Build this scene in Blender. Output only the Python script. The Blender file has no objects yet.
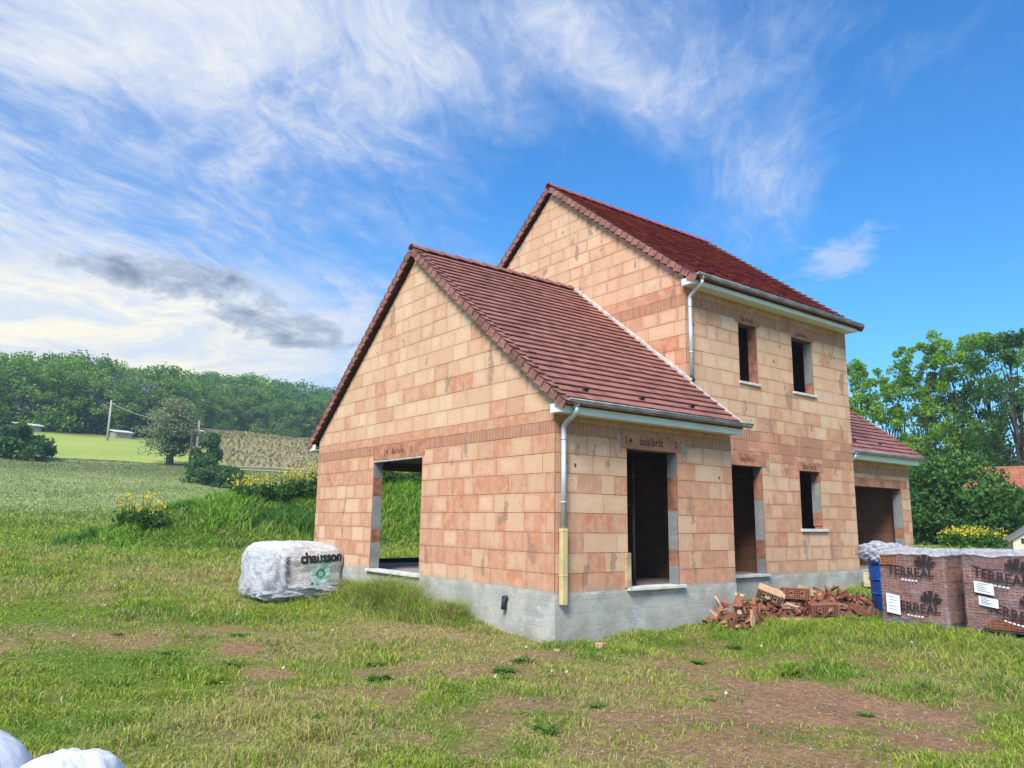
import bpy, math, random
import numpy as np
from mathutils import Vector, Matrix
random.seed(7); rng = np.random.default_rng(11)
SC = bpy.context.scene; COL = SC.collection
PI = math.pi; R = math.radians
CX, CY, CZ = -7.8602, -9.1616, 1.1179

# ------------------------------------------------------------------ numpy noise and terrain
_tab = np.random.default_rng(3).random(65536)
def vnoise(x, y):
    xi = np.floor(x).astype(np.int64); yi = np.floor(y).astype(np.int64)
    fx = x - xi; fy = y - yi; fx = fx*fx*(3-2*fx); fy = fy*fy*(3-2*fy)
    def h(a, b): return _tab[(a*7919 + b*104729 + a*b*31) & 65535]
    return (h(xi, yi)*(1-fx)+h(xi+1, yi)*fx)*(1-fy) + (h(xi, yi+1)*(1-fx)+h(xi+1, yi+1)*fx)*fy
def fbm(x, y, s=1.0, o=4):
    x = np.asarray(x, float)/s + 311.7; y = np.asarray(y, float)/s + 173.3
    v = 0; a = .5; t = 0
    for i in range(o):
        v = v + a*vnoise(x, y); t += a; a *= .5; x = x*2.03+17.1; y = y*2.03+9.7
    return v/t
def ss(a, b, x):
    t = np.clip((x-a)/(b-a), 0, 1); return t*t*(3-2*t)
def T0(x, y):
    x = np.asarray(x, float); y = np.asarray(y, float)
    az = np.arctan2(x-CX, y-CY); r = np.hypot(x-CX, y-CY)
    L = np.interp(y, [-200, 0, 3, 7, 12, 25, 35, 50, 70, 92, 96, 135, 145, 230, 400, 900], [-.76, -.76, -.54, -.26, -.1, 0, .35, 1.6, 4.2, 8.1, 8.9, 16.0, 17.3, 31, 40, 40])
    Rr = np.interp(r, [0, 12, 15.3, 20, 32, 60, 120, 900], [-.76, -.76, -.6, -.45, .3, .8, 2, 6])
    w = ss(.45, .85, az)*ss(-3, 3, x)
    w = np.where(y < 0, np.where(az > 0, ss(.3, .75, az), 0), w)
    z = L*(1-w) + Rr*w
    mx = np.clip(x, 1.5, 14); d = np.hypot((x-mx)*.75, (y-(21.5+.08*mx)))
    return z + 2.6*(.62+.38*ss(2, 8, x))*(1-ss(.3, 4.8, d))
def inside_house(x, y, m=0.0):
    return (((x > -m) & (x < 4.6+m) & (y > -m) & (y < 9.3+m)) | ((x > 4.4-m) & (x < 11+m) & (y > 1.0-m) & (y < 9.9+m)) |
            ((x > 10.8-m) & (x < 14.8+m) & (y > 1.4-m) & (y < 7.4+m)))
def T(x, y):
    r = np.hypot(np.asarray(x)-CX, np.asarray(y)-CY)
    z = T0(x, y) + (fbm(x, y, 1.1, 3)-.5)*.09 + (fbm(x, y, .3, 2)-.5)*.03*ss(40, 10, r) + (fbm(x, y, 9, 3)-.5)*.5*ss(25, 60, r)
    return np.where(inside_house(x, y, -.05), np.minimum(z, -.4), z)
def Tz(x, y): return float(T(np.array([x]), np.array([y]))[0])
BARE = [(.1, -4.3, 1.7, 1.0), (1.6, -4.6, 1.3, .8), (-1.9, -5.2, 1.2, .9), (-2.6, -2.6, .85, .85), (-2.9, -4.1, .8, .7), (-1.2, -3.2, .9, .6), (-2.2, -3.7, 1.0, .85), (-1.3, -4.6, .9, .85), (-3.2, -3.1, .6, .7), (-1.7, -1.9, .7, .6), (.9, -2.9, .8, .45), (-2.2, -.9, .8, .6),
        (-4.2, 1.6, .5, .9), (-4.3, .2, .45, .9), (-3.6, -1.6, .6, .8), (2.7, -3.2, .7, .55), (-4.1, -3.9, .5, .6), (3.2, -4.6, .8, .5), (-.6, -1.4, .5, .35), (-2.4, 1.2, .6, .4)]
def bare(x, y):
    b = np.zeros_like(np.asarray(x, float))
    n = fbm(x, y, .8, 4)
    for (a, c, r, s) in BARE:
        d = np.hypot(x-a, y-c)/r
        b = np.maximum(b, s*ss(1.25, .45, d + (n-.5)*1.5))
    n2 = fbm(x, y, 1.7, 4); r = np.hypot(x-CX, y-CY)
    b = np.maximum(b, ss(.62, .76, n2)*.7*ss(20, 11, r)*ss(-9, -4, x-.35*y+1.5))
    return np.clip(b, 0, 1)
def dry(x, y):
    d = ss(.44, .68, fbm(x+40, y-13, 1.9, 4))*.7
    for (a, c, r, s) in [(-1.2, 1.8, 2.0, 1.0), (-.5, 3.8, 1.2, .8), (-1.5, -.2, 1.6, .9), (-1.8, 8.5, 3.0, .75), (-3.3, 1.6, 1.7, .7), (-4.6, -2.4, 1.2, .6), (4.1, -3.8, 1.3, .7), (-1, -2.4, 1.8, .7)]:
        d = np.maximum(d, s*ss(1.3, .3, np.hypot(x-a, y-c)/r + (fbm(x, y, .6, 3)-.5)*.9))
    return np.clip(d, 0, 1)

# ------------------------------------------------------------------ helpers
def tag(o, label=None, cat=None, group=None, kind=None):
    if label: o['label'] = label
    if cat: o['category'] = cat
    if group: o['group'] = group
    if kind: o['kind'] = kind
    return o
def empty(name, loc=(0, 0, 0), rz=0, label=None, cat=None, group=None):
    o = bpy.data.objects.new(name, None); COL.objects.link(o); o.location = loc; o.rotation_euler = (0, 0, rz)
    o.empty_display_size = .2
    return tag(o, label, cat, group)
def copy_tree(o, parent=None):
    c = o.copy(); COL.objects.link(c)
    if parent is not None: c.parent = parent
    for ch in [q for q in list(COL.objects) if q.parent == o]: copy_tree(ch, c)
    return c
class MB:
    def __init__(s): s.v = []; s.f = []; s.m = []; s.uv = []; s.c = []; s.sm = []
    def poly(s, pts, m=0, uv=None, c=(.5, .5, .5, 1), smooth=False):
        b = len(s.v); s.v += [tuple(p) for p in pts]; s.f.append(tuple(range(b, b+len(pts)))); s.m.append(m)
        s.uv.append(uv or [(0, 0)]*len(pts)); s.c.append(c); s.sm.append(smooth)
    def faces(s, pts, fs, m=0, c=(.5, .5, .5, 1), smooth=False):
        b = len(s.v); s.v += [tuple(p) for p in pts]
        for f in fs:
            s.f.append(tuple(b+i for i in f)); s.m.append(m); s.uv.append([(0, 0)]*len(f)); s.c.append(c); s.sm.append(smooth)
    def hexa(s, p, m=0, c=(.5, .5, .5, 1)):   # p: 4 bottom (ccw) + 4 top
        s.faces(p, [(3, 2, 1, 0), (4, 5, 6, 7), (0, 1, 5, 4), (1, 2, 6, 5), (2, 3, 7, 6), (3, 0, 4, 7)], m, c)
    def box(s, x0, x1, y0, y1, z0, z1, m=0, c=(.5, .5, .5, 1), M=None):
        p = [Vector(q) for q in ((x0, y0, z0), (x1, y0, z0), (x1, y1, z0), (x0, y1, z0), (x0, y0, z1), (x1, y0, z1), (x1, y1, z1), (x0, y1, z1))]
        if M is not None: p = [M @ q for q in p]
        s.hexa(p, m, c)
    def tube(s, path, rad, n=10, m=0, c=(.5, .5, .5, 1), cap=True):
        path = [Vector(p) for p in path]; k = len(path)
        rad = rad if isinstance(rad, (list, tuple)) else [rad]*k
        b = len(s.v); up = None
        for i, p in enumerate(path):
            d = (path[min(i+1, k-1)]-path[max(i-1, 0)]).normalized()
            if up is None: up = d.orthogonal().normalized()
            up = (up - d*up.dot(d)).normalized(); w = d.cross(up)
            for j in range(n):
                a = 2*PI*j/n; q = p + (up*math.cos(a)+w*math.sin(a))*rad[i]; s.v.append(tuple(q))
        def add(f, smooth): s.f.append(f); s.m.append(m); s.uv.append([(0, 0)]*len(f)); s.c.append(c); s.sm.append(smooth)
        for i in range(k-1):
            for j in range(n):
                add((b+i*n+j, b+i*n+(j+1) % n, b+(i+1)*n+(j+1) % n, b+(i+1)*n+j), True)
        if cap:
            add(tuple(b+j for j in reversed(range(n))), False); add(tuple(b+(k-1)*n+j for j in range(n)), False)
    def build(s, name, mats, parent=None, bevel=0):
        me = bpy.data.meshes.new(name); me.from_pydata(s.v, [], s.f)
        mats = mats if isinstance(mats, (list, tuple)) else [mats]
        for m in mats: me.materials.append(m)
        me.polygons.foreach_set('material_index', s.m)
        me.polygons.foreach_set('use_smooth', s.sm)
        uv = me.uv_layers.new(name='UVMap'); uv.data.foreach_set('uv', [q for f in s.uv for p in f for q in p])
        ca = me.color_attributes.new('tint', 'FLOAT_COLOR', 'CORNER')
        ca.data.foreach_set('color', [q for f, c in zip(s.f, s.c) for _ in f for q in c])
        me.update()
        o = bpy.data.objects.new(name, me); COL.objects.link(o)
        if parent is not None: o.parent = parent
        if bevel:
            b = o.modifiers.new('bevel', 'BEVEL'); b.width = bevel; b.segments = 2; b.limit_method = 'ANGLE'
        return o
def npmesh(name, V, F, mat, parent=None, tint=None, smooth=False, mats_idx=None):
    """V (n,3); F list of (count,k) arrays of indices; tint (n,4) on points"""
    me = bpy.data.meshes.new(name); V = np.ascontiguousarray(V, dtype=np.float32)
    me.vertices.add(len(V)); me.vertices.foreach_set('co', V.ravel())
    loops = np.concatenate([f.ravel() for f in F]).astype(np.int32)
    tot = np.concatenate([np.full(len(f), f.shape[1], np.int32) for f in F])
    st = np.concatenate([[0], np.cumsum(tot)[:-1]]).astype(np.int32)
    me.loops.add(len(loops)); me.loops.foreach_set('vertex_index', loops)
    me.polygons.add(len(tot)); me.polygons.foreach_set('loop_start', st); me.polygons.foreach_set('loop_total', tot)
    me.polygons.foreach_set('use_smooth', np.full(len(tot), smooth))
    if mats_idx is not None: me.polygons.foreach_set('material_index', mats_idx)
    for m in (mat if isinstance(mat, (list, tuple)) else [mat]): me.materials.append(m)
    if tint is not None:
        a = me.attributes.new('tint', 'FLOAT_COLOR', 'POINT'); a.data.foreach_set('color', np.ascontiguousarray(tint, dtype=np.float32).ravel())
    me.update(calc_edges=True)
    o = bpy.data.objects.new(name, me); COL.objects.link(o)
    if parent is not None: o.parent = parent
    return o

# ------------------------------------------------------------------ node helpers
class E:
    """tiny expression wrapper over Math nodes"""
    nt = None
    def __init__(s, sock): s.s = sock
    @staticmethod
    def op(o, *a, clamp=False):
        n = E.nt.nodes.new('ShaderNodeMath'); n.operation = o; n.use_clamp = clamp
        for i, q in enumerate(a):
            if isinstance(q, E): E.nt.links.new(q.s, n.inputs[i])
            else: n.inputs[i].default_value = float(q)
        return E(n.outputs[0])
    def __add__(s, o): return E.op('ADD', s, o)
    __radd__ = __add__
    def __sub__(s, o): return E.op('SUBTRACT', s, o)
    def __rsub__(s, o): return E.op('SUBTRACT', o, s)
    def __mul__(s, o): return E.op('MULTIPLY', s, o)
    __rmul__ = __mul__
    def __truediv__(s, o): return E.op('DIVIDE', s, o)
def eabs(a): return E.op('ABSOLUTE', a)
def emax(a, b): return E.op('MAXIMUM', a, b)
def emin(a, b): return E.op('MINIMUM', a, b)
def eclamp(a): return E.op('ADD', a, 0, clamp=True)
def estep(lo, hi, x):
    n = E.nt.nodes.new('ShaderNodeMapRange'); n.interpolation_type = 'SMOOTHSTEP'
    for i, q in ((0, x), (1, lo), (2, hi)):
        if isinstance(q, E): E.nt.links.new(q.s, n.inputs[i])
        else: n.inputs[i].default_value = q
    n.inputs[3].default_value = 0; n.inputs[4].default_value = 1
    return E(n.outputs[0])
def gauss(x, y, a, b, sa, sb, rot=0, amp=1):
    dx = x-a; dy = y-b
    if rot:
        c, s_ = math.cos(rot), math.sin(rot); dx, dy = dx*c+dy*s_, dy*c-dx*s_
    dx = dx/sa; dy = dy/sb
    return E.op('EXPONENT', (dx*dx+dy*dy)*-1.0)*amp
def vec(x, y, z):
    n = E.nt.nodes.new('ShaderNodeCombineXYZ')
    for i, q in enumerate((x, y, z)):
        if isinstance(q, E): E.nt.links.new(q.s, n.inputs[i])
        else: n.inputs[i].default_value = q
    return n.outputs[0]
def sep(sock):
    n = E.nt.nodes.new('ShaderNodeSeparateXYZ'); E.nt.links.new(sock, n.inputs[0]); return [E(o) for o in n.outputs]
def noise(v, scale, detail=4, rough=.55, dist=0, color=False):
    n = E.nt.nodes.new('ShaderNodeTexNoise'); n.inputs['Scale'].default_value = scale; n.inputs['Detail'].default_value = detail
    n.inputs['Roughness'].default_value = rough; n.inputs['Distortion'].default_value = dist
    if v is not None: E.nt.links.new(v, n.inputs['Vector'])
    return n.outputs['Color'] if color else E(n.outputs['Fac'])
def mix(f, a, b, mode='MIX'):
    n = E.nt.nodes.new('ShaderNodeMix'); n.data_type = 'RGBA'; n.blend_type = mode; n.clamp_factor = True
    for i, q in ((0, f), (6, a), (7, b)):
        if isinstance(q, E): E.nt.links.new(q.s, n.inputs[i])
        elif isinstance(q, (int, float)): n.inputs[i].default_value = q
        elif isinstance(q, tuple): n.inputs[i].default_value = q if len(q) == 4 else q+(1,)
        else: E.nt.links.new(q, n.inputs[i])
    return n.outputs[2]
def attr(name):
    n = E.nt.nodes.new('ShaderNodeAttribute'); n.attribute_name = name; return n.outputs['Color']
def texco(which='Object'):
    return E.nt.nodes.new('ShaderNodeTexCoord').outputs[which]
def geopos(): return E.nt.nodes.new('ShaderNodeNewGeometry').outputs['Position']
def newmat(name):
    m = bpy.data.materials.new(name); m.use_nodes = True; E.nt = m.node_tree
    b = m.node_tree.nodes['Principled BSDF']; b.inputs['Roughness'].default_value = .85
    b.inputs['Specular IOR Level'].default_value = .3
    return m, b
def setc(b, sock, name='Base Color'):
    if isinstance(sock, tuple): b.inputs[name].default_value = sock if len(sock) == 4 else sock+(1,)
    elif isinstance(sock, E): E.nt.links.new(sock.s, b.inputs[name])
    else: E.nt.links.new(sock, b.inputs[name])
def bump(b, h, dist=.01, strength=1):
    n = E.nt.nodes.new('ShaderNodeBump'); n.inputs['Distance'].default_value = dist; n.inputs['Strength'].default_value = strength
    E.nt.links.new(h.s, n.inputs['Height']); E.nt.links.new(n.outputs[0], b.inputs['Normal'])
def simple(name, col, rough=.8, var=.12, scale=6, metal=0, spec=.3, bumpd=0):
    m, b = newmat(name); p = texco('Object')
    n = noise(p, scale, 5, .6)
    lo = tuple(c*(1-var*2) for c in col); hi = tuple(min(1, c*(1+var*2)) for c in col)
    setc(b, mix(estep(.3, .7, n), lo, hi)); b.inputs['Roughness'].default_value = rough; b.inputs['Metallic'].default_value = metal
    b.inputs['Specular IOR Level'].default_value = spec
    if bumpd: bump(b, noise(p, scale*6, 4), bumpd)
    return m

# ------------------------------------------------------------------ materials
MAT = {}
def mat_block():
    m, b = newmat('clay_block')
    uvn = E.nt.nodes.new('ShaderNodeUVMap').outputs[0]
    u, v, _ = sep(uvn); cr, g, rb = sep(attr('tint'))
    P = geopos(); px, py, pz = sep(P)
    n1 = noise(P, 5.5, 3, .55, .6); n2 = noise(P, 38, 3, .6); n3 = noise(P, 1.3, 3, .5)
    edge = emax(eabs(u)*.97, eabs(v)) + (n1-.5)*1.0
    swirl = estep(.36, .5, noise(P, 7, 1, .5, 2.5))
    cream = estep(1.04, .50, edge)*cr
    cream = emax(eclamp(cream*(.70+.38*swirl)), estep(.74, .90, cr)*estep(1.5, .9, edge)*.82)
    salm = mix(g, (.55, .27, .165), (.56, .20, .10))
    salm = mix(estep(.35, .7, n1), salm, (.62, .35, .225))
    crm = mix(estep(.3, .7, n3+(g-.5)*.4), (.67, .42, .262), (.74, .505, .335))
    col = mix(cream, salm, crm)
    rb0 = rb; rb = emin(rb, 1.0); rib = estep(-.2, .6, E.op('SINE', (u*5.5+g*6)*PI))*rb
    col = mix(rib*.40, col, (.64, .40, .25)); ring = estep(1.4, 1.6, rb0); col = mix(ring*.62, col, mix(rib, (.34, .15, .095), (.42, .20, .125)))
    # joints rims: darker fired arrises
    rim = estep(.93, 1.0, emax(eabs(u), eabs(v)))
    col = mix(rim*.12, col, (.30, .16, .10))
    # grey mortar smears elongated vertically
    sm = noise(vec(px*1.9, py*1.9, pz*.85), 1.35, 2, .4)
    sm2 = noise(P, 9, 3, .6)
    smear = estep(.672, .70, sm+(sm2-.5)*.22)
    col = mix(smear*(.45+.5*n2), col, (.31, .20, .155))
    col = mix((n2-.5)*.5, col, (.28, .17, .11))
    # faint pale wash streaks
    ws = noise(vec(px*3, py*3, pz*.35), 2.2, 3, .6)
    col = mix(estep(.55, .75, ws)*.42, col, (.62, .45, .34)); dmp = noise(vec(px*.8, py*.8, pz*1.1), 1.1, 5, .65); col = mix(estep(.56, .72, dmp)*.38, col, (.40, .22, .14))
    # damp/cement dirt right above the plinth
    col = mix(estep(.14, -.02, pz+(n1-.5)*.35)*.8, col, (.36, .33, .29))
    setc(b, col); b.inputs['Roughness'].default_value = .9
    bump(b, n2*.5+rib*.7+n1*.3, .004)
    return m
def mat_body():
    m, b = newmat('block_core_dimmed')
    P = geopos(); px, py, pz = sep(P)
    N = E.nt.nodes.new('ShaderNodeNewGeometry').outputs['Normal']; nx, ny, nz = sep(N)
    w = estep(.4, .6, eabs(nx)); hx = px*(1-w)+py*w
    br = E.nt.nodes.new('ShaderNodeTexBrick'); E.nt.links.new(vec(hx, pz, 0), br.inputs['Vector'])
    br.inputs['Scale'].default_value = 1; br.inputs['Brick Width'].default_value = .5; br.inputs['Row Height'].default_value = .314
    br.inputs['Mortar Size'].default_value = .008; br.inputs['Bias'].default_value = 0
    br.inputs['Color1'].default_value = (.24, .115, .07, 1); br.inputs['Color2'].default_value = (.31, .175, .10, 1); br.inputs['Mortar'].default_value = (.12, .075, .05, 1)  # brick colours darkened so the gloom of the unlit rooms is painted in
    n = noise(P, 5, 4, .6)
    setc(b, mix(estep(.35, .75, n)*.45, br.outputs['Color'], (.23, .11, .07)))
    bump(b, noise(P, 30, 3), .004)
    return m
def mat_core_plain():
    return simple('mortar_bed', (.34, .195, .12), .95, .25, 9)
def mat_concrete(name, base=(.44, .43, .385), streak=(.56, .60, .66), rowh=.2):
    m, b = newmat(name); P = geopos(); px, py, pz = sep(P)
    n1 = noise(P, 2.2, 5, .6); n2 = noise(P, 22, 4, .65); n3 = noise(vec(px*1.2, py*1.2, pz*3.5), 1.6, 4, .6, .5)
    col = mix(estep(.3, .7, n1), tuple(c*.78 for c in base), tuple(c*1.15 for c in base))
    col = mix(estep(.55, .72, n3)*.8, col, streak)
    col = mix((n2-.45)*.8, col, (.22, .21, .18))
    col = mix(estep(.25, -.05, pz+.76+(n1-.5)*.25-.0)*.5, col, (.24, .2, .14))
    # course lines of the blockwork ghosting through the render
    fr = E.op('FRACT', pz/rowh + (n2-.5)*.06)
    ln = estep(.06, .0, eabs(fr-.5))
    col = mix(ln*.16*estep(.35, .6, n1), col, (.2, .19, .17))
    setc(b, col); bump(b, n2*.6+n1*.6-ln*.15, .008); b.inputs['Roughness'].default_value = .92
    return m
def mat_tile():
    m, b = newmat('clay_roof_tile'); P = geopos(); t, g, _ = sep(attr('tint'))
    n = noise(P, 3.0, 4, .6); n2 = noise(P, 40, 3, .6)
    col = mix(t, (.23, .088, .070), (.37, .160, .128))
    col = mix(estep(.35, .7, n)*.4, col, (.30, .135, .115))
    col = mix((n2-.5)*.8, col, (.09, .04, .035))
    setc(b, col); b.inputs['Roughness'].default_value = .62; b.inputs['Specular IOR Level'].default_value = .45
    bump(b, n2, .002)
    return m
def mat_tile_dimmed():
    m, b = newmat('dimmed_clay_roof_tile'); P = geopos(); t, g, _ = sep(attr('tint'))
    n = noise(P, 3.0, 4, .6); n2 = noise(P, 40, 3, .6)
    col = mix(t, (.19, .030, .034), (.46, .105, .085))  # same clay as the low roof; grazing-angle dimness is put into the colour
    col = mix(estep(.35, .7, n)*.35, col, (.27, .065, .065))
    setc(b, col); b.inputs['Roughness'].default_value = .55; b.inputs['Specular IOR Level'].default_value = .45
    bump(b, n2, .002)
    return m
def mat_leaf(name, a, c2, trans=.35):
    m, b = newmat(name); t, g, bb = sep(attr('tint'))
    col = mix(t, a, c2)
    col = mix(g, col, tuple(c*.72 for c in a))
    oi = E.nt.nodes.new('ShaderNodeObjectInfo')
    setc(b, col); b.inputs['Roughness'].default_value = .6; b.inputs['Specular IOR Level'].default_value = .25
    tr = E.nt.nodes.new('ShaderNodeBsdfTranslucent'); E.nt.links.new(mix(.5, col, c2), tr.inputs[0])
    mx = E.nt.nodes.new('ShaderNodeMixShader'); mx.inputs[0].default_value = trans
    E.nt.links.new(b.outputs[0], mx.inputs[1]); E.nt.links.new(tr.outputs[0], mx.inputs[2])
    E.nt.links.new(mx.outputs[0], E.nt.nodes['Material Output'].inputs[0])
    return m
def mat_grass():
    m, b = newmat('grass_blades'); c = attr('tint')
    setc(b, c); b.inputs['Roughness'].default_value = .55; b.inputs['Specular IOR Level'].default_value = .25
    tr = E.nt.nodes.new('ShaderNodeBsdfTranslucent'); E.nt.links.new(c, tr.inputs[0])
    mx = E.nt.nodes.new('ShaderNodeMixShader'); mx.inputs[0].default_value = .35
    E.nt.links.new(b.outputs[0], mx.inputs[1]); E.nt.links.new(tr.outputs[0], mx.inputs[2])
    E.nt.links.new(mx.outputs[0], E.nt.nodes['Material Output'].inputs[0])
    return m
def mat_ground():
    m, b = newmat('meadow_ground'); P = geopos(); px, py, pz = sep(P); br_, dr, fr = sep(attr('tint'))
    n1 = noise(P, 1.2, 5, .6); n2 = noise(P, 14, 5, .7); n3 = noise(P, 60, 3, .7); nf = noise(vec(px*.03, py*.09, 0), 1, 4, .6); nm = noise(P, .35, 5, .65)
    soil = mix(estep(.3, .7, n2), (.20, .108, .06), (.38, .225, .13))
    soil = mix(estep(.6, .75, n3)*.6, soil, (.36, .27, .19))
    soil = mix(estep(.4, .7, n1)*.4, soil, (.155, .09, .05))
    thatch = mix(estep(.35, .65, n2), (.15, .12, .05), (.36, .28, .14))
    green = mix(estep(.3, .7, n2), (.07, .12, .015), (.15, .22, .03))
    g = mix(dr, green, thatch)
    near = mix(br_, g, soil)
    # fields farther off
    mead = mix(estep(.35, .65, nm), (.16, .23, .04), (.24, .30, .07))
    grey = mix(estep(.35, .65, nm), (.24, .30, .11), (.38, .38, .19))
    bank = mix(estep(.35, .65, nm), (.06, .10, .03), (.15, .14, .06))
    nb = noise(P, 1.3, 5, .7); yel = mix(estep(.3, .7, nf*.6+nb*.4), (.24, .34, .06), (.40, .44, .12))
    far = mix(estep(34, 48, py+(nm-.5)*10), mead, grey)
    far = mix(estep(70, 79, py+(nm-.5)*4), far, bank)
    far = mix(estep(84.0, 84.3, py+px*.01)*estep(85.2, 84.9, py+px*.01), far, (.34, .33, .26))
    far = mix(estep(86.5, 87.5, py+(nm-.5)*2), far, yel)
    far = mix(estep(112, 119, py+(nf-.5)*12), far, (.03, .05, .02))
    vin = estep(20, 22, px - (py-80)*.10)*estep(86, 88, py)
    viny = mix(estep(.4, .6, nm), (.30, .24, .12), (.36, .28, .16))
    far = mix(vin, far, viny)
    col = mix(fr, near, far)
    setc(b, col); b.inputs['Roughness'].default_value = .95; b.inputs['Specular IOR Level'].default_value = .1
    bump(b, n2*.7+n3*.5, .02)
    return m
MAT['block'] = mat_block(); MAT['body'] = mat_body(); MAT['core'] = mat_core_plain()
MAT['plinth'] = mat_concrete('plinth_render'); MAT['conc'] = mat_concrete('cast_concrete', (.25, .26, .265), (.33, .34, .35), 5)
MAT['slab'] = mat_concrete('floor_screed', (.33, .30, .27), (.4, .38, .35), 7)
MAT['sill'] = simple('sill_stone', (.66, .66, .62), .7, .08, 5, bumpd=.002)
MAT['tile'] = mat_tile(); MAT['verge'] = simple('verge_clay', (.29, .125, .10), .7, .2, 4); MAT['tile2'] = mat_tile_dimmed()
MAT['deck'] = simple('roof_batten_timber', (.10, .045, .035), .9, .2, 8)
MAT['zinc'] = simple('zinc', (.36, .40, .43), .45, .16, 3, metal=.08, spec=.5)
MAT['pipe_zinc'] = simple('bright_zinc', (.62, .66, .70), .42, .08, 3, metal=.5, spec=.5)
MAT['pvc'] = simple('white_pvc', (.80, .81, .80), .45, .03, 2)
MAT['pipe_cream'] = simple('cream_pvc', (.62, .50, .24), .5, .08, 3)
MAT['jamb_clay'] = simple('jamb_clay', (.30, .135, .085), .9, .16, 5)
MAT['lintel'] = simple('lintel_clay', (.46, .205, .125), .9, .14, 4, bumpd=.003)
MAT['ink'] = simple('black_ink', (.035, .025, .03), .7, .1, 5)
MAT['ink_red'] = simple('brown_ink', (.07, .03, .028), .8, .1, 5)
MAT['black_pvc'] = simple('dark_pvc', (.035, .045, .06), .5, .1, 5)
MAT['smear'] = simple('mortar_smear', (.42, .33, .26), .95, .15, 9, bumpd=.003)
MAT['white_mortar'] = simple('white_mortar', (.55, .50, .45), .95, .1, 9, bumpd=.003)
MAT['steel'] = simple('dark_steel', (.06, .05, .05), .6, .2, 8)
MAT['wood'] = simple('pale_timber', (.50, .38, .22), .8, .15, 4)
MAT['ground'] = mat_ground(); MAT['grass'] = mat_grass()
MAT['bark'] = simple('bark', (.075, .06, .045), .95, .25, 6, bumpd=.01)
MAT['leaf_bright'] = mat_leaf('leaf_fresh', (.10, .26, .025), (.40, .62, .06), .5)
MAT['leaf_mid'] = mat_leaf('leaf_mid', (.035, .11, .022), (.12, .26, .04))
MAT['leaf_dark'] = mat_leaf('leaf_dark', (.035, .115, .035), (.16, .32, .05))
MAT['leaf_hill'] = mat_leaf('leaf_hill', (.05, .15, .055), (.34, .54, .06), .35)
MAT['leaf_grey'] = mat_leaf('leaf_budding', (.15, .22, .18), (.30, .36, .26), .3)
MAT['leaf_brown'] = mat_leaf('leaf_brownish', (.20, .24, .11), (.36, .40, .19), .3)
MAT['petal'] = mat_leaf('yellow_petal', (.68, .56, .03), (.82, .72, .10), .3)
MAT['white_petal'] = simple('white_petal', (.8, .8, .76), .8, .03)

# ------------------------------------------------------------------ HOUSE
house = empty('brick_house', (0, 0, 0), 0, 'unfinished house of pale clay blocks with maroon tiled roofs and empty door and window openings', 'house')
GR = (.5, .5, .5, 1)
def clip(poly, a, b, c):      # keep a*u+b*v<=c ; poly of (u,v)
    out = []
    for i in range(len(poly)):
        p, q = poly[i], poly[(i+1) % len(poly)]
        dp = a*p[0]+b*p[1]-c; dq = a*q[0]+b*q[1]-c
        if dp <= 0: out.append(p)
        if (dp < 0 < dq) or (dq < 0 < dp):
            t = dp/(dp-dq); out.append((p[0]+(q[0]-p[0])*t, p[1]+(q[1]-p[1])*t))
    return out
def parea(p): return abs(sum(p[i][0]*p[(i+1) % len(p)][1]-p[(i+1) % len(p)][0]*p[i][1] for i in range(len(p))))/2
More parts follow.
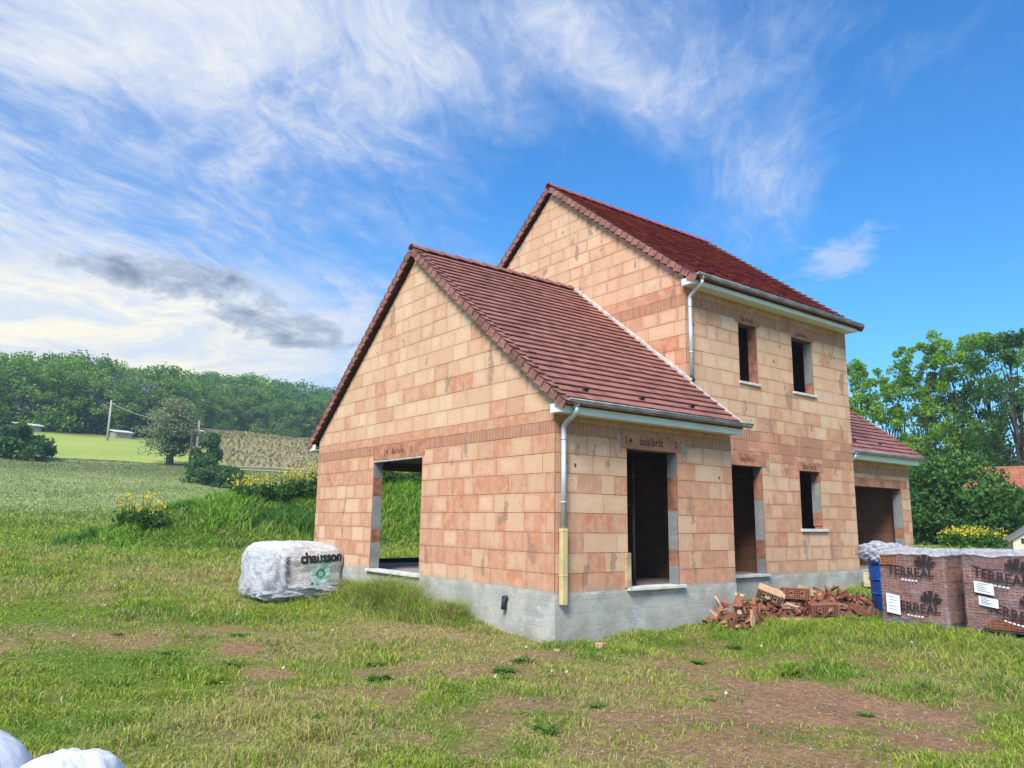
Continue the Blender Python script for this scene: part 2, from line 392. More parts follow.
# rows: (v0, v1, kind)  kind 'b' block, 'r' ring beam, 'a' arase row, 's' small dark
def block_skin(mb, place, rows, u0, u1, holes, creamf, clips=(), seed=1, rib_ends=(True, True), flip=False):
    rd = random.Random(seed)
    for ri, (v0, v1, kind) in enumerate(rows):
        spans = [(u0, u1)]
        for (a, b_, c, d) in holes:
            if c < v1-.02 and d > v0+.02:
                # hole partly covering the row: split at the hole's side; the strip above the hole is added below
                ns = []
                for (p, q) in spans:
                    if b_ <= p or a >= q: ns.append((p, q, v0, v1) if False else (p, q))
                    else:
                        if a-p > .01: ns.append((p, a))
                        if q-b_ > .01: ns.append((b_, q))
                spans = ns
        strips = [(p, q, v0, v1) for p, q in spans]
        for (a, b_, c, d) in holes:
            if c < v1-.02 and d > v0+.02:
                if d < v1-.03: strips.append((a, b_, d, v1))
                if c > v0+.03: strips.append((a, b_, v0, c))
        for (p, q, w0, w1) in strips:
            pl = [(p, w0), (q, w0), (q, w1), (p, w1)]
            for cl in clips:
                pl = clip(pl, *cl)
                if len(pl) < 3: break
            if len(pl) >= 3: mb.poly([place(a_, b2, .004) for a_, b2 in (pl[::-1] if flip else pl)], 2)
            x = p; first = True
            while x < q-.005:
                if kind == 'b': w = rd.choice([.5, .5, .5, .5, .56, .5, .75, .38, .3])
                elif kind == 'a': w = .5
                elif kind == 'r': w = rd.choice([.5, 1.0, .5])
                else: w = rd.choice([.3, .5, .4])
                endrib = False
                if first and abs(p-u0) < 1e-3 and rib_ends[0] and kind == 'b': w = .2 if ri % 2 else .3; endrib = True
                elif first: w = [.5, .25, .37][ri % 3] if kind != 'a' else w
                if q-(x+w) < .14: w = q-x
                if abs((x+w)-q) < 1e-3 and abs(q-u1) < 1e-3 and rib_ends[1] and kind == 'b':
                    if w > .3: w = w-.2 if ri % 2 else w-.28
                    else: endrib = True
                e = x+w; g = .005
                pl = [(x+g, w0+g), (e-g, w0+g), (e-g, w1-g), (x+g, w1-g)]
                for cl in clips:
                    pl = clip(pl, *cl)
                    if len(pl) < 3: break
                if len(pl) >= 3 and parea(pl) > .002:
                    um, vm = (x+e)/2, (w0+w1)/2; hu, hv = (e-x)/2, (w1-w0)/2
                    cr = creamf(um, vm, kind, rd); rib = (2.0 if rd.random() < .8 else 1.7) if kind == 'r' else (2.0 if kind == 's' and rd.random() < .5 else (1.0 if endrib else (rd.random() < .10)*.8))
                    if kind in 'rs': cr *= .12
                    if kind == 'a': cr *= .1
                    h = .008 + rd.uniform(-.002, .003)
                    gg = rd.random() if kind != 'r' else .35
                    c = (max(0, min(1, cr)), gg, rib, 1)
                    if flip: pl = pl[::-1]
                    fr_ = [place(a_, b2, h) for a_, b2 in pl]; bk = [place(a_, b2, -.002) for a_, b2 in pl]
                    uv = [((a_-um)/hu, (b2-vm)/hv) for a_, b2 in pl]
                    mb.poly(fr_, 0, uv, c)
                    n = len(pl)
                    for i in range(n):
                        j = (i+1) % n; mb.poly([fr_[i], bk[i], bk[j], fr_[j]], 0, [uv[i], uv[i], uv[j], uv[j]], c)
                x = e; first = False
def body_boxes(mb, u0, u1, v0, v1, holes, boxf, m):
    us = sorted({u0, u1, *[h[0] for h in holes], *[h[1] for h in holes]}); vs = sorted({v0, v1, *[h[2] for h in holes], *[h[3] for h in holes]})
    us = [u for u in us if u0 <= u <= u1]; vs = [v for v in vs if v0 <= v <= v1]
    for i in range(len(us)-1):
        run = None
        for j in range(len(vs)-1):
            cu, cv = (us[i]+us[i+1])/2, (vs[j]+vs[j+1])/2
            solid = not any(h[0] < cu < h[1] and h[2] < cv < h[3] for h in holes)
            if solid:
                if run is None: run = vs[j]
            if (not solid or j == len(vs)-2) and run is not None:
                top = vs[j+1] if solid else vs[j]
                boxf(us[i], us[i+1], run, top, m); run = None
H = .314; WT = .2
rowsG = [(i*H, (i+1)*H, 'b') for i in range(8)] + [(8*H, 8*H+.2, 'r'), (8*H+.2, 2.9, 'a')] + [(2.9+i*H, 2.9+(i+1)*H, 'b') for i in range(13)]
LW, LL = 9.22, 4.5; ZVL = 3.05; SL = (6.69-ZVL)/4.61
U0, U1, V0, V1 = 4.5, 10.91, 1.02, 9.79; SU = 6.17; AP = 9.71; ZVU = 6.31; SL2 = (AP-ZVU)/((V1-V0)/2)
def cr_ground(base):
    def f(u, v, k, rd):
        r = rd.random()
        if k != 'b': return .1
        return base + rd.uniform(-.1, .35) if r > .36 else rd.uniform(0, .3)
    return f
def cr_gable(u, v, k, rd):
    if v > 2.9: return rd.uniform(.8, 1.0) if rd.random() > .14 else rd.uniform(.1, .4)
    if u < 4.1:      # right of the opening: redder, the last rows most
        p = .35 + .25*(v > 1.2)
        return rd.uniform(.55, .95) if rd.random() < p else rd.uniform(0, .3)
    return rd.uniform(.6, .95) if rd.random() < .45 else rd.uniform(.05, .35)
def cr_front(u, v, k, rd): return rd.uniform(.75, 1) if rd.random() < .48 and v > .3 else rd.uniform(0, .35)
def cr_up(u, v, k, rd):
    if v > 5.6: return rd.uniform(0, .2) if v < 6.17 else rd.uniform(.75, 1)
    if v > 3.18: return rd.uniform(.75, 1) if rd.random() > .13 else rd.uniform(0, .3)
    return rd.uniform(.65, 1) if rd.random() < .6 else rd.uniform(0, .35)
# gable wall (x = 0)
gh = [(4.08, 6.17, 0, 2.38)]
mb = MB()
def pg(x):
    return lambda u, v, h: (x-h, u, v)
block_skin(mb, pg(0), rowsG, 0, LW, gh, cr_gable, clips=[(SL, 1, 6.69+SL*4.61), (-SL, 1, 6.69-SL*4.61)], seed=21, flip=True)
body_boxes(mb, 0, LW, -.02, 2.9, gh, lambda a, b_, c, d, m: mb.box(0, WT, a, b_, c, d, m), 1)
def tri_prism(mb, x0, x1, y0, y1, zb, za, m, zv):
    ym = (y0+y1)/2; q = [(y0, zb), (y1, zb), (y1, zv), (ym, za), (y0, zv)]
    mb.faces([(x0, y, z) for y, z in q]+[(x1, y, z) for y, z in q], [(0, 4, 3, 2, 1), (5, 6, 7, 8, 9), (0, 1, 6, 5), (1, 2, 7, 6), (2, 3, 8, 7), (3, 4, 9, 8), (4, 0, 5, 9)], m)
tri_prism(mb, 0, WT, 0, LW, 2.9, 6.69, 1, ZVL)
o = mb.build('wall', [MAT['block'], MAT['body'], MAT['core']], house); o['label'] = 'gable wall of the low wing, cream blocks above and redder blocks below, one wide opening'
# front wall of the low wing (y = 0)
fh = [(1.61, 2.90, 0, 2.37)]
mb = MB()
pf = lambda y: (lambda u, v, h: (u, y-h, v))
block_skin(mb, pf(0), rowsG[:10], 0, LL, fh, cr_front, seed=5, rib_ends=(True, True))
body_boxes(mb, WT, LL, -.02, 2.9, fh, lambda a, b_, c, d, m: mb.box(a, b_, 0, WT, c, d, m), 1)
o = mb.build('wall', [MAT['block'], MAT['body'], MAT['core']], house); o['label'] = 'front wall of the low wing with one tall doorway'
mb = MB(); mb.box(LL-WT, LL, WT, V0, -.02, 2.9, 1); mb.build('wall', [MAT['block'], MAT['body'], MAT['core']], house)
mb = MB(); mb.box(WT, 3.1, 3.9, 4.02, 0, 2.6, 1); mb.build('partition', [MAT['block'], MAT['body'], MAT['core']], house)  # added wall, keeps light from the gable opening out of the front room
mb = MB()
bh = [(.9, 3.6, 0.02, 2.4)]
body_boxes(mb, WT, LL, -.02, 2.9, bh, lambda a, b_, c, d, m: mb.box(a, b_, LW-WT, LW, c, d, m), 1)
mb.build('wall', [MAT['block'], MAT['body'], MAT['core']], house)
# two-storey part
rowsU = [(i*H, (i+1)*H, 'b') for i in range(8)] + [(8*H, 8*H+.2, 's'), (8*H+.2, 2.95, 's'), (2.95, 3.18, 's')]
rowsU += [(3.18+i*H, 3.18+(i+1)*H, 'b') for i in range(8)] + [(3.18+8*H, 5.93, 'r'), (5.93, SU, 'a')]
uh = [(5.80, 6.98, 0, 2.38), (8.45, 9.32, 1.02, 2.38), (6.30, 6.98, 4.26, 5.61), (8.40, 9.28, 4.26, 5.61)]
mb = MB()
block_skin(mb, pf(V0), rowsU, U0, U1, uh, cr_up, seed=9)
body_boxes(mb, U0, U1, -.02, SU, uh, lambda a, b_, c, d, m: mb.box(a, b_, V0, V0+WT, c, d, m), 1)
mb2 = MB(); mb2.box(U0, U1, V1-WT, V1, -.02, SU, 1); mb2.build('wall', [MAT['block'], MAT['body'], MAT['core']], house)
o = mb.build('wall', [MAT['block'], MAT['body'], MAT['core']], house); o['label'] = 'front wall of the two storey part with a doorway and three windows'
mb = MB(); rowsS = rowsU[11:] + [(SU+i*H, SU+(i+1)*H, 'b') for i in range(12)]
block_skin(mb, pg(U0), rowsS, V0, V1, [], cr_up, clips=[(SL2, 1, AP+SL2*(V0+V1)/2), (-SL2, 1, AP-SL2*(V0+V1)/2)], seed=33, flip=True)
mb.box(U0, U0+WT, V0+WT, V1-WT, -.02, SU, 1); tri_prism(mb, U0, U0+WT, V0, V1, SU, AP, 1, ZVU)
o = mb.build('wall', [MAT['block'], MAT['body'], MAT['core']], house); o['label'] = 'upper gable wall rising above the low roof'
mb = MB()
block_skin(mb, lambda u, v, h: (U1+h, u, v), rowsU + rowsS[-12:], V0, V1, [], cr_up, clips=[(SL2, 1, AP+SL2*(V0+V1)/2), (-SL2, 1, AP-SL2*(V0+V1)/2)], seed=35)
mb.box(U1-WT, U1, V0+WT, V1-WT, -.02, SU, 1); tri_prism(mb, U1-WT, U1, V0, V1, SU, AP, 1, ZVU)
mb.build('wall', [MAT['block'], MAT['body'], MAT['core']], house)
for bb in ((U0+WT, U1-WT, 5.4, 5.55, 0, 2.7), (8.0, 8.1, V0+WT, 5.4, 0, 2.7), (U0+WT, U1-WT, 3.4, 3.55, 2.92, 5.9), (7.6, 7.7, V0+WT, 3.4, 2.92, 5.9)):
    mb = MB(); mb.box(*bb, 1); mb.build('partition', [MAT['block'], MAT['body'], MAT['core']], house)
# garage
GX0, GX1, GY0, GY1 = U1, 14.62, 1.4, 7.0; GA = 2.93; ZVG = 3.14; GS = .765; GAP = ZVG+GS*(GY1-GY0)/2
rowsR = rowsG[:8] + [(8*H, 8*H+.2, 'r'), (8*H+.2, GA, 'a')]
rh = [(11.35, 14.1, -.02, 2.16)]
mb = MB()
block_skin(mb, pf(GY0), rowsR, GX0, GX1, rh, cr_front, seed=14, rib_ends=(False, True))
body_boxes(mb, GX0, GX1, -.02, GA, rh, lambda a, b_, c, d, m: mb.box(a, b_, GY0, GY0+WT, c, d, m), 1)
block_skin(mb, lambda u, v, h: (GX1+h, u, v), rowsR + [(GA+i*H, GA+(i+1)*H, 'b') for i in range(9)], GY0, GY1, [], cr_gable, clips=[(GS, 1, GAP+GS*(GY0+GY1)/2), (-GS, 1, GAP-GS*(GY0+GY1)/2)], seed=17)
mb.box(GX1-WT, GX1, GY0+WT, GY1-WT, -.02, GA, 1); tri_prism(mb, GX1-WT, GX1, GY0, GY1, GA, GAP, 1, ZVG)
mb2 = MB(); mb2.box(GX0, GX1, GY1-WT, GY1, -.02, GA, 1); mb2.build('wall', [MAT['block'], MAT['body'], MAT['core']], house)
o = mb.build('wall', [MAT['block'], MAT['body'], MAT['core']], house); o['label'] = 'wall of the attached garage with a wide doorway'
# plinth (rendered foundation) stands 12 mm proud
mb = MB(); Q = .014
mb.box(-Q, LL+Q, -Q, LW+Q, -1.3, -.005); mb.box(LL+Q, U1+Q, V0-Q, V1+Q, -1.3, -.008); mb.box(U1+Q, GX1+Q, GY0-Q, GY1+Q, -1.3, -.02)
mb.build('plinth', MAT['plinth'], house, bevel=.01)
# uneven render lip over the first course
def lip(place, u0, u1, seed, hmax=.07, holes=()):
    mb = MB()
    rd = random.Random(seed); n = int((u1-u0)/.06)
    us = [u0+(u1-u0)*i/n for i in range(n+1)]
    hs = [max(.006, hmax*(.35+.9*(float(fbm(u*1.0, seed*3.1, .7, 4))-.35))) for u in us]
    for i in range(n):
        a, b_ = us[i], us[i+1]
        if any(h[0]-.01 < (a+b_)/2 < h[1]+.01 for h in holes):
            if mb.v: mb.build('render_lip', MAT['plinth'], house)
            mb = MB(); continue
        p = [place(a, -.03, .0135), place(b_, -.03, .0135), place(b_, hs[i+1], .0105), place(a, hs[i], .0105)]
        q = [place(a, -.03, -.01), place(b_, -.03, -.01), place(b_, hs[i+1]+.004, -.01), place(a, hs[i]+.004, -.01)]
        mb.faces(p+q, [(0, 1, 2, 3), (3, 2, 6, 7), (0, 4, 5, 1), (0, 3, 7, 4), (1, 5, 6, 2)])
    mb.build('render_lip', MAT['plinth'], house)
lip(pg(0), 0, 6.3, 3, .10, gh); lip(pg(0), 6.3, LW, 4, .16); lip(pf(0), 0, LL, 5, .05, fh); lip(pf(V0), LL+.03, U1, 6, .05, uh[:1])
# slabs
for bb in ((WT, LL-WT, WT, LW-WT, -.02, .0), (LL, U1-WT, V0+WT, V1-WT, -.02, .0), (GX0, GX1-WT, GY0+WT, GY1-WT, -.03, -.015)):
    mb = MB(); mb.box(*bb); mb.build('floor_slab', MAT['slab'], house)
for bb in ((WT, LL-WT, WT, LW-WT, 2.60, 2.78), (U0+WT, U1-WT, V0+WT, V1-WT, 2.72, 2.92), (U0+WT, U1-WT, V0+WT, V1-WT, 5.9, 6.1), (GX0, GX1-WT, GY0+WT, GY1-WT, 2.6, 2.7)):
    mb = MB(); mb.box(*bb); mb.build('ceiling_slab', MAT['conc'], house)
# --- lintels with their maker's print
def text_mesh(body, size, place, mat, parent, name='lettering', ext=.0, bold=0, spacing=1.0, align='CENTER', subdiv=0, flipx=False):
    cu = bpy.data.curves.new('t', 'FONT'); cu.body = body; cu.size = size; cu.align_x = align; cu.align_y = 'CENTER'; cu.offset = bold; cu.space_character = spacing
    cu.resolution_u = 3
    to = bpy.data.objects.new('t', cu); COL.objects.link(to); dg = bpy.context.evaluated_depsgraph_get(); dg.update()
    me = bpy.data.meshes.new_from_object(to.evaluated_get(dg)); bpy.data.objects.remove(to)
    if subdiv:
        import bmesh
        bm = bmesh.new(); bm.from_mesh(me); bmesh.ops.triangulate(bm, faces=bm.faces)
        for _ in range(subdiv):
            es = [e for e in bm.edges if e.calc_length() > size*.12]
            if not es: break
            bmesh.ops.subdivide_edges(bm, edges=es, cuts=1)
            bmesh.ops.triangulate(bm, faces=[f for f in bm.faces if len(f.verts) > 3])
        bm.to_mesh(me); bm.free()
    for v in me.vertices: v.co = Vector(place(v.co.x, v.co.y))
    me.materials.clear(); me.materials.append(mat)
    ob = bpy.data.objects.new(name, me); COL.objects.link(ob)
    if parent is not None: ob.parent = parent
    return ob
def lintel(place, u0, u1, z0, z1, flip=False, size=.15, cu=None, text="bio'bric", arrows=True):
    m_ = MB(); pts = [(u0, z0), (u1, z0), (u1, z1), (u0, z1)]
    a = [place(u, z, .013) for u, z in pts]; b_ = [place(u, z, .0) for u, z in pts]
    m_.faces(b_+a, [(4, 5, 6, 7), (0, 1, 5, 4), (1, 2, 6, 5), (2, 3, 7, 6), (3, 0, 4, 7)])
    L = m_.build('lintel', MAT['lintel'], house, bevel=.003)
    c = (u0+u1)/2 if cu is None else cu; zc = (z0+z1)/2; s = -1 if flip else 1
    text_mesh(text, size, lambda x, y: place(c+s*x, zc+y, .0155), MAT['ink_red'], L, bold=.002)
    if arrows:
        w = .58*size*len(text)*.5 + .18
        for k in (-1, 1):
            mm = MB(); uu = c+k*w; hh = .07; t = .012
            P_ = lambda a_, b2: place(uu+a_, zc+b2, .0155)
            mm.poly([P_(-t/2, -hh), P_(t/2, -hh), P_(t/2, hh), P_(-t/2, hh)])
            mm.poly([P_(-.025, hh-.04), P_(.025, hh-.04), P_(0, hh)]); mm.poly([P_(-.025, -hh+.04), P_(0, -hh), P_(.025, -hh+.04)]); mm.build('printed_arrow', MAT['ink_red'], L)
        mm = MB(); uu = c-s*(w-.11); mm.poly([place(uu, zc-.05, .0155), place(uu+.04, zc, .0155), place(uu, zc+.05, .0155), place(uu-.04, zc, .0155)])
        mm.build('printed_emblem', MAT['ink_red'], L)
    return L
lintel(pg(0), 3.98, 6.22, 2.385, 2.70, True, .17)
lintel(pf(0), 1.46, 3.02, 2.375, 2.65, False, .2)
lintel(pf(V0), 5.75, 7.13, 2.385, 2.66, False, .15, arrows=False, text="bio'bric")
lintel(pf(V0), 8.33, 9.46, 2.385, 2.60, False, .2, arrows=False)
lintel(pf(V0), 6.2, 7.1, 5.615, 5.83, False, .15, arrows=False)
lintel(pf(V0), 8.3, 9.4, 5.615, 5.83, False, .15, arrows=False)
lintel(pf(GY0), 11.0, 14.45, 2.165, 2.40, False, .01, arrows=False, text=" ")
# metal/white drip line under the gable lintel
mb = MB(); mb.box(-.018, .10, 4.08, 6.17, 2.352, 2.378); mb.build('lintel_edge', MAT['white_mortar'], house)
# --- jambs (grey mortar reveals with a few clay pieces)
def jamb(x0, x1, y0, y1, z0, z1, seed, axis='x'):
    rd = random.Random(seed); z = z0; k = 0
    while z < z1-.02:
        h = min(rd.choice([.28, .314, .4, .6]), z1-z); clay = k % 3 == (seed % 3)
        m_ = MB(); m_.box(x0, x1, y0, y1, z, z+h-.002); o_ = m_.build('jamb', MAT['jamb_clay'] if clay else MAT['conc'], house); z += h; k += 1
jamb(.004, .21, 6.15, 6.168, .06, 2.345, 2); jamb(2.882, 2.898, .004, .21, .06, 2.368, 1)
jamb(6.962, 6.978, V0+.004, V0+.22, .06, 2.378, 4); jamb(9.302, 9.318, V0+.004, V0+.22, 1.1, 2.378, 3)
jamb(9.262, 9.278, V0+.004, V0+.22, 4.30, 5.608, 6); jamb(14.082, 14.098, GY0+.004, GY0+.24, 0, 2.158, 5)
m_ = MB(); m_.box(6.962, 6.978, V0+.004, V0+.22, 4.30, 5.608); m_.build('jamb', MAT['jamb_clay'], house)
# --- sills
def sill(x0, x1, y0, y1, z0, z1):
    m_ = MB(); m_.box(x0, x1, y0, y1, z0, z1); return m_.build('sill', MAT['sill'], house, bevel=.006)
sill(-.08, .22, 4.02, 6.24, .003, .058); sill(1.56, 3.0, -.09, .22, .003, .055); sill(5.75, 7.03, V0-.09, V0+.22, .003, .055)
sill(8.40, 9.50, V0-.06, V0+.2, .965, 1.03); sill(6.26, 7.04, V0-.05, V0+.2, 4.215, 4.27); sill(8.36, 9.35, V0-.05, V0+.2, 4.215, 4.27)
# dark bars, prop and loose timber inside
mb = MB(); mb.box(.9, 3.6, 8.95, 9.01, .003, .11); mb.build('door_threshold', MAT['black_pvc'], house)
prop = empty('steel_prop', (2.55, .75, 0), 0, 'dark steel prop standing inside the tall doorway of the low wing', 'prop')
m_ = MB(); m_.tube([(0, 0, .01), (0, 0, 1.5)], .028); m_.build('outer_tube', MAT['steel'], prop)
m_ = MB(); m_.tube([(0, 0, 1.45), (0, 0, 2.58)], .021); m_.build('inner_tube', MAT['steel'], prop)
for zz in (0, 2.58): m_ = MB(); m_.box(-.07, .07, -.07, .07, zz, zz+.01); m_.build('end_plate', MAT['steel'], prop)
m_ = MB(); m_.tube([(-.12, 0, 1.42), (-.03, 0, 1.46), (.03, 0, 1.46), (.12, 0, 1.42)], .008); m_.build('handle', MAT['steel'], prop)
m_ = MB()
for k in range(3): m_.box(.4, 3.9, 3.6+.22*k, 3.8+.22*k, .003+.045*(k % 2), .045+.045*(k % 2))
tag(m_.build('plank_stack', MAT['wood'], None), 'low stack of timber planks on the floor inside the low wing', 'planks')
m_ = MB(); m_.box(1.53, 1.64, -.05, -.015, .06, .62); tag(m_.build('board_offcut', MAT['wood'], None), 'small pale upright board at the left foot of the tall doorway', 'board')
# --- roofs
def roof(y0, y1, ye, x0, x1, zw, slope, tilemat, seed, flip_first=0, over=.32, verge=(True, True), th=.165, gauge=.222, cut=None, ridge_mat=None):
    """gable roof, ridge along x. wall eave height zw at y0/y1. Returns parts under a 'roof' sub-tree"""
    rd = random.Random(seed); ym = (y0+y1)/2; ang = math.atan(slope); ca, sa = math.cos(ang), math.sin(ang)
    zr = zw + slope*(ym-y0) + .02      # underside plane apex
    parts = []
    for side in (-1, 1):
        down = Vector((0, side*ca, -sa)); nrm = Vector((0, side*sa, ca)); org = Vector((0, ym, zr))
        slen = ((ym-y0)+over)/ca
        def P(x, s, n): return org + Vector((x, 0, 0)) + down*s + nrm*n
        # deck
        d = MB(); a = [P(x0+.03, 0, th-.09), P(x1-.03, 0, th-.09), P(x1-.03, slen-.06, th-.09), P(x0+.03, slen-.06, th-.09), P(x0+.03, 0, th-.035), P(x1-.03, 0, th-.035), P(x1-.03, slen-.06, th-.035), P(x0+.03, slen-.06, th-.035)]
        d.hexa(a); deck = d.build('roof_deck', MAT['deck'], house)
        tm = MB(); n = int(slen/gauge)+1; g = slen/n
        for r in range(n):
            s0, s1 = r*g-.03, (r+1)*g+.012; xx = x0 + (0 if r % 2 else -.1)
            while xx < x1-.01:
                a0, a1 = max(xx, x0), min(xx+.2, x1)
                if a1-a0 > .03:
                    t = rd.random(); j = rd.uniform(-.003, .004); q = .0015
                    e = rd.uniform(-.004, .004)
                    n0, n1 = th-.028, th+.012+j
                    pts = [P(a0+q, s0, n0-.012), P(a1-q, s0, n0-.012), P(a1-q, s1+e, n1-.022), P(a0+q, s1+e, n1-.022), P(a0+q, s0, n0), P(a1-q, s0, n0), P(a1-q, s1+e, n1), P(a0+q, s1+e, n1)]
                    if side == 1: pts = [pts[i] for i in (1, 0, 3, 2, 5, 4, 7, 6)]
                    tm.hexa(pts, 0, (t, rd.random(), 0, 1))
                xx += .2
        # small vent tiles in the second row
        for vx in np.arange(x0+.75, x1-.5, 1.35):
            c = P(vx, slen-2.3*g, th+.01)
            tm.hexa([P(vx-.05, slen-2.5*g, th), P(vx+.05, slen-2.5*g, th), P(vx+.05, slen-2.15*g, th), P(vx-.05, slen-2.15*g, th),
                     P(vx-.04, slen-2.4*g, th+.02), P(vx+.04, slen-2.4*g, th+.02), P(vx+.05, slen-2.15*g, th+.06), P(vx-.05, slen-2.15*g, th+.06)], 1)
        tiles = tm.build('roof_tiles', [tilemat, MAT['black_pvc']], house)
        # verge tiles
        for vi, (vx, dr) in enumerate(((x0, -1), (x1, 1))):
            if not verge[vi]: continue
            vm = MB()
            for r in range(n):
                s0, s1 = r*g-.01, (r+1)*g+.012; j = rd.uniform(-.003, .003); t = rd.uniform(.5, 1.3)
                xo, xi = vx+dr*(.028), vx-dr*.12
                for (xa, xb, na, nb) in ((vx, xo, th-.155, 0), (xi, xo, th-.005, 1)):
                    if nb == 0:
                        top0, top1, lo0, lo1 = th-.005, th+.042+j, th-.165, th-.112
                    else:
                        top0, top1, lo0, lo1 = th+.003, th+.040+j, th-.012, th+.02
                    pts = [P(xa, s0, lo0), P(xb, s0, lo0), P(xb, s1, lo1), P(xa, s1, lo1), P(xa, s0, top0), P(xb, s0, top0), P(xb, s1, top1), P(xa, s1, top1)]
                    vm.hexa(pts, 0, (t, rd.random(), 0, 1))
            vm.build('verge_tiles', MAT['verge'], house)
    # ridge
    rm = MB(); x = x0-.03; top = zr+th/ca
    while x < x1+.01:
        e = min(x+.42, x1+.03); k = 8; v = []
        for (xx, rr, dz) in ((x, .115, .028), (e, .10, .008)):
            for i in range(k+1):
                a = PI*(.02+.96*i/k); v.append((xx, ym+rr*math.cos(a)*1.05, top-.075+dz+rr*math.sin(a)))
            for i in range(k+1):
                a = PI*(.02+.96*i/k); r2 = rr-.018; v.append((xx, ym+r2*math.cos(a)*1.05, top-.075+dz+r2*math.sin(a)))
        N = 2*(k+1); fs = []
        for i in range(k): fs += [(i, i+1, N+i+1, N+i), (k+1+i, N+k+1+i, N+k+2+i, k+2+i), (i, k+1+i, k+2+i, i+1), (N+i, N+i+1, N+k+2+i, N+k+1+i)]
        rm.faces(v, fs, 0, (rd.uniform(.4, 1), .5, 0, 1)); x += .38
    rm.build('ridge_tiles', ridge_mat or tilemat, house)
    return zr
zrL = roof(0, LW, 0, -.14, LL-.01, ZVL, SL, MAT['tile'], 3, verge=(True, False))
zrU = roof(V0, V1, 0, U0-.13, U1+.14, ZVU, SL2, MAT['tile2'], 4, over=.34)
zrG = roof(GY0, GY1, 0, U1+.012, GX1+.16, ZVG, GS, MAT['tile'], 8, verge=(False, True))
# the piece of the low roof in front of the two-storey wall is capped by a cement flashing
def flashing():
    m_ = MB(); ang = math.atan(SL); ym = LW/2; ca, sa = math.cos(ang), math.sin(ang)
    for side in (-1,):
        down = Vector((0, side*ca, -sa)); nrm = Vector((0, side*sa, ca)); org = Vector((0, ym, zrL))
        P = lambda x, s, n: org+Vector((x, 0, 0))+down*s+nrm*n
        s1 = (ym-V0)/ca; s0 = .0
        m_.hexa([P(4.455, s0, .16), P(4.492, s0, .16), P(4.492, s1, .16), P(4.455, s1, .16), P(4.46, s0, .215), P(4.492, s0, .235), P(4.492, s1, .235), P(4.46, s1, .215)])
        s1 = (ym+.30)/ca; s0 = (ym-V0)/ca
        m_.hexa([P(4.465, s0, .14), P(4.50, s0, .14), P(4.50, s1, .14), P(4.465, s1, .14), P(4.47, s0, .185), P(4.50, s0, .185), P(4.50, s1, .185), P(4.47, s1, .185)])
    m_.build('flashing', MAT['conc'] if False else simple('flashing_mortar', (.46, .42, .38), .9, .15, 6), house)
flashing()
# --- fascia, soffit, gutter
def eave(x0, x1, ywall, zw, out, side=-1, gx=(0, 0), gr=.07):
    yo = ywall+side*out
    m_ = MB()
    ya, yb = sorted((yo, yo-side*.022)); m_.box(x0, x1, ya, yb, zw-.10, zw+.065)
    ya, yb = sorted((ywall+side*.012, yo-side*.022)); m_.box(x0, x1, ya, yb, zw-.085, zw-.07)
    # box end at the gable
    m_.box(x0, x0+.02, ya, yb, zw-.07, zw+.06); m_.box(x1-.02, x1, ya, yb, zw-.07, zw+.06)
    f = m_.build('fascia', MAT['pvc'], house, bevel=.003)
    g = MB(); yc = yo+side*(gr+.008); zc = zw+.105; k = 10; xs = list(np.linspace(x0+gx[0], x1+gx[1], 3)); v = []
    for x in xs:
        for rr in (gr, gr-.006):
            for i in range(k+1):
                a = PI+PI*i/k; v.append((x, yc+rr*math.cos(a), zc+rr*math.sin(a)))
    N = 2*(k+1); fs = []
    for s_ in range(len(xs)-1):
        b_ = s_*N
        for i in range(k): fs += [(b_+i, b_+i+1, b_+N+i+1, b_+N+i), (b_+k+1+i, b_+N+k+1+i, b_+N+k+2+i, b_+k+2+i)]
    g.faces(v, fs, smooth=True)
    for x in (xs[0], xs[-1]):     # end caps
        g.faces([(x, yc+gr*math.cos(PI+PI*i/k), zc+gr*math.sin(PI+PI*i/k)) for i in range(k+1)], [tuple(range(k+1))])
    fy = yc+side*gr
    g.tube([(xs[0], fy, zc+.002), (xs[-1], fy, zc+.002)], .011, 8)
    go = g.build('gutter', MAT['zinc'], house)
    for x in np.arange(x0+.5, x1, .55):
        bk = MB()
        pts = [(x, yc+(gr+.004)*math.cos(PI+PI*i/8), zc+(gr+.004)*math.sin(PI+PI*i/8)) for i in range(9)]
        for i in range(8):
            a, b_ = pts[i], pts[i+1]; bk.faces([(a[0]-.012, a[1], a[2]), (a[0]+.012, a[1], a[2]), (b_[0]+.012, b_[1], b_[2]), (b_[0]-.012, b_[1], b_[2])], [(0, 1, 2, 3)])
        bk.build('gutter_bracket', MAT['zinc'], go)
    return yc, zc
ycL, zcL = eave(-.12, LL-.04, 0, 2.9, .30, gx=(.03, .18)); eave(-.12, LL, LW, 2.9, .30, side=1)
ycU, zcU = eave(U0-.12, U1+.02, V0, SU, .33, gx=(-.0, .12)); ycG, zcG = eave(U1+.02, GX1+.05, GY0, GA, .30, gx=(-.0, .1))
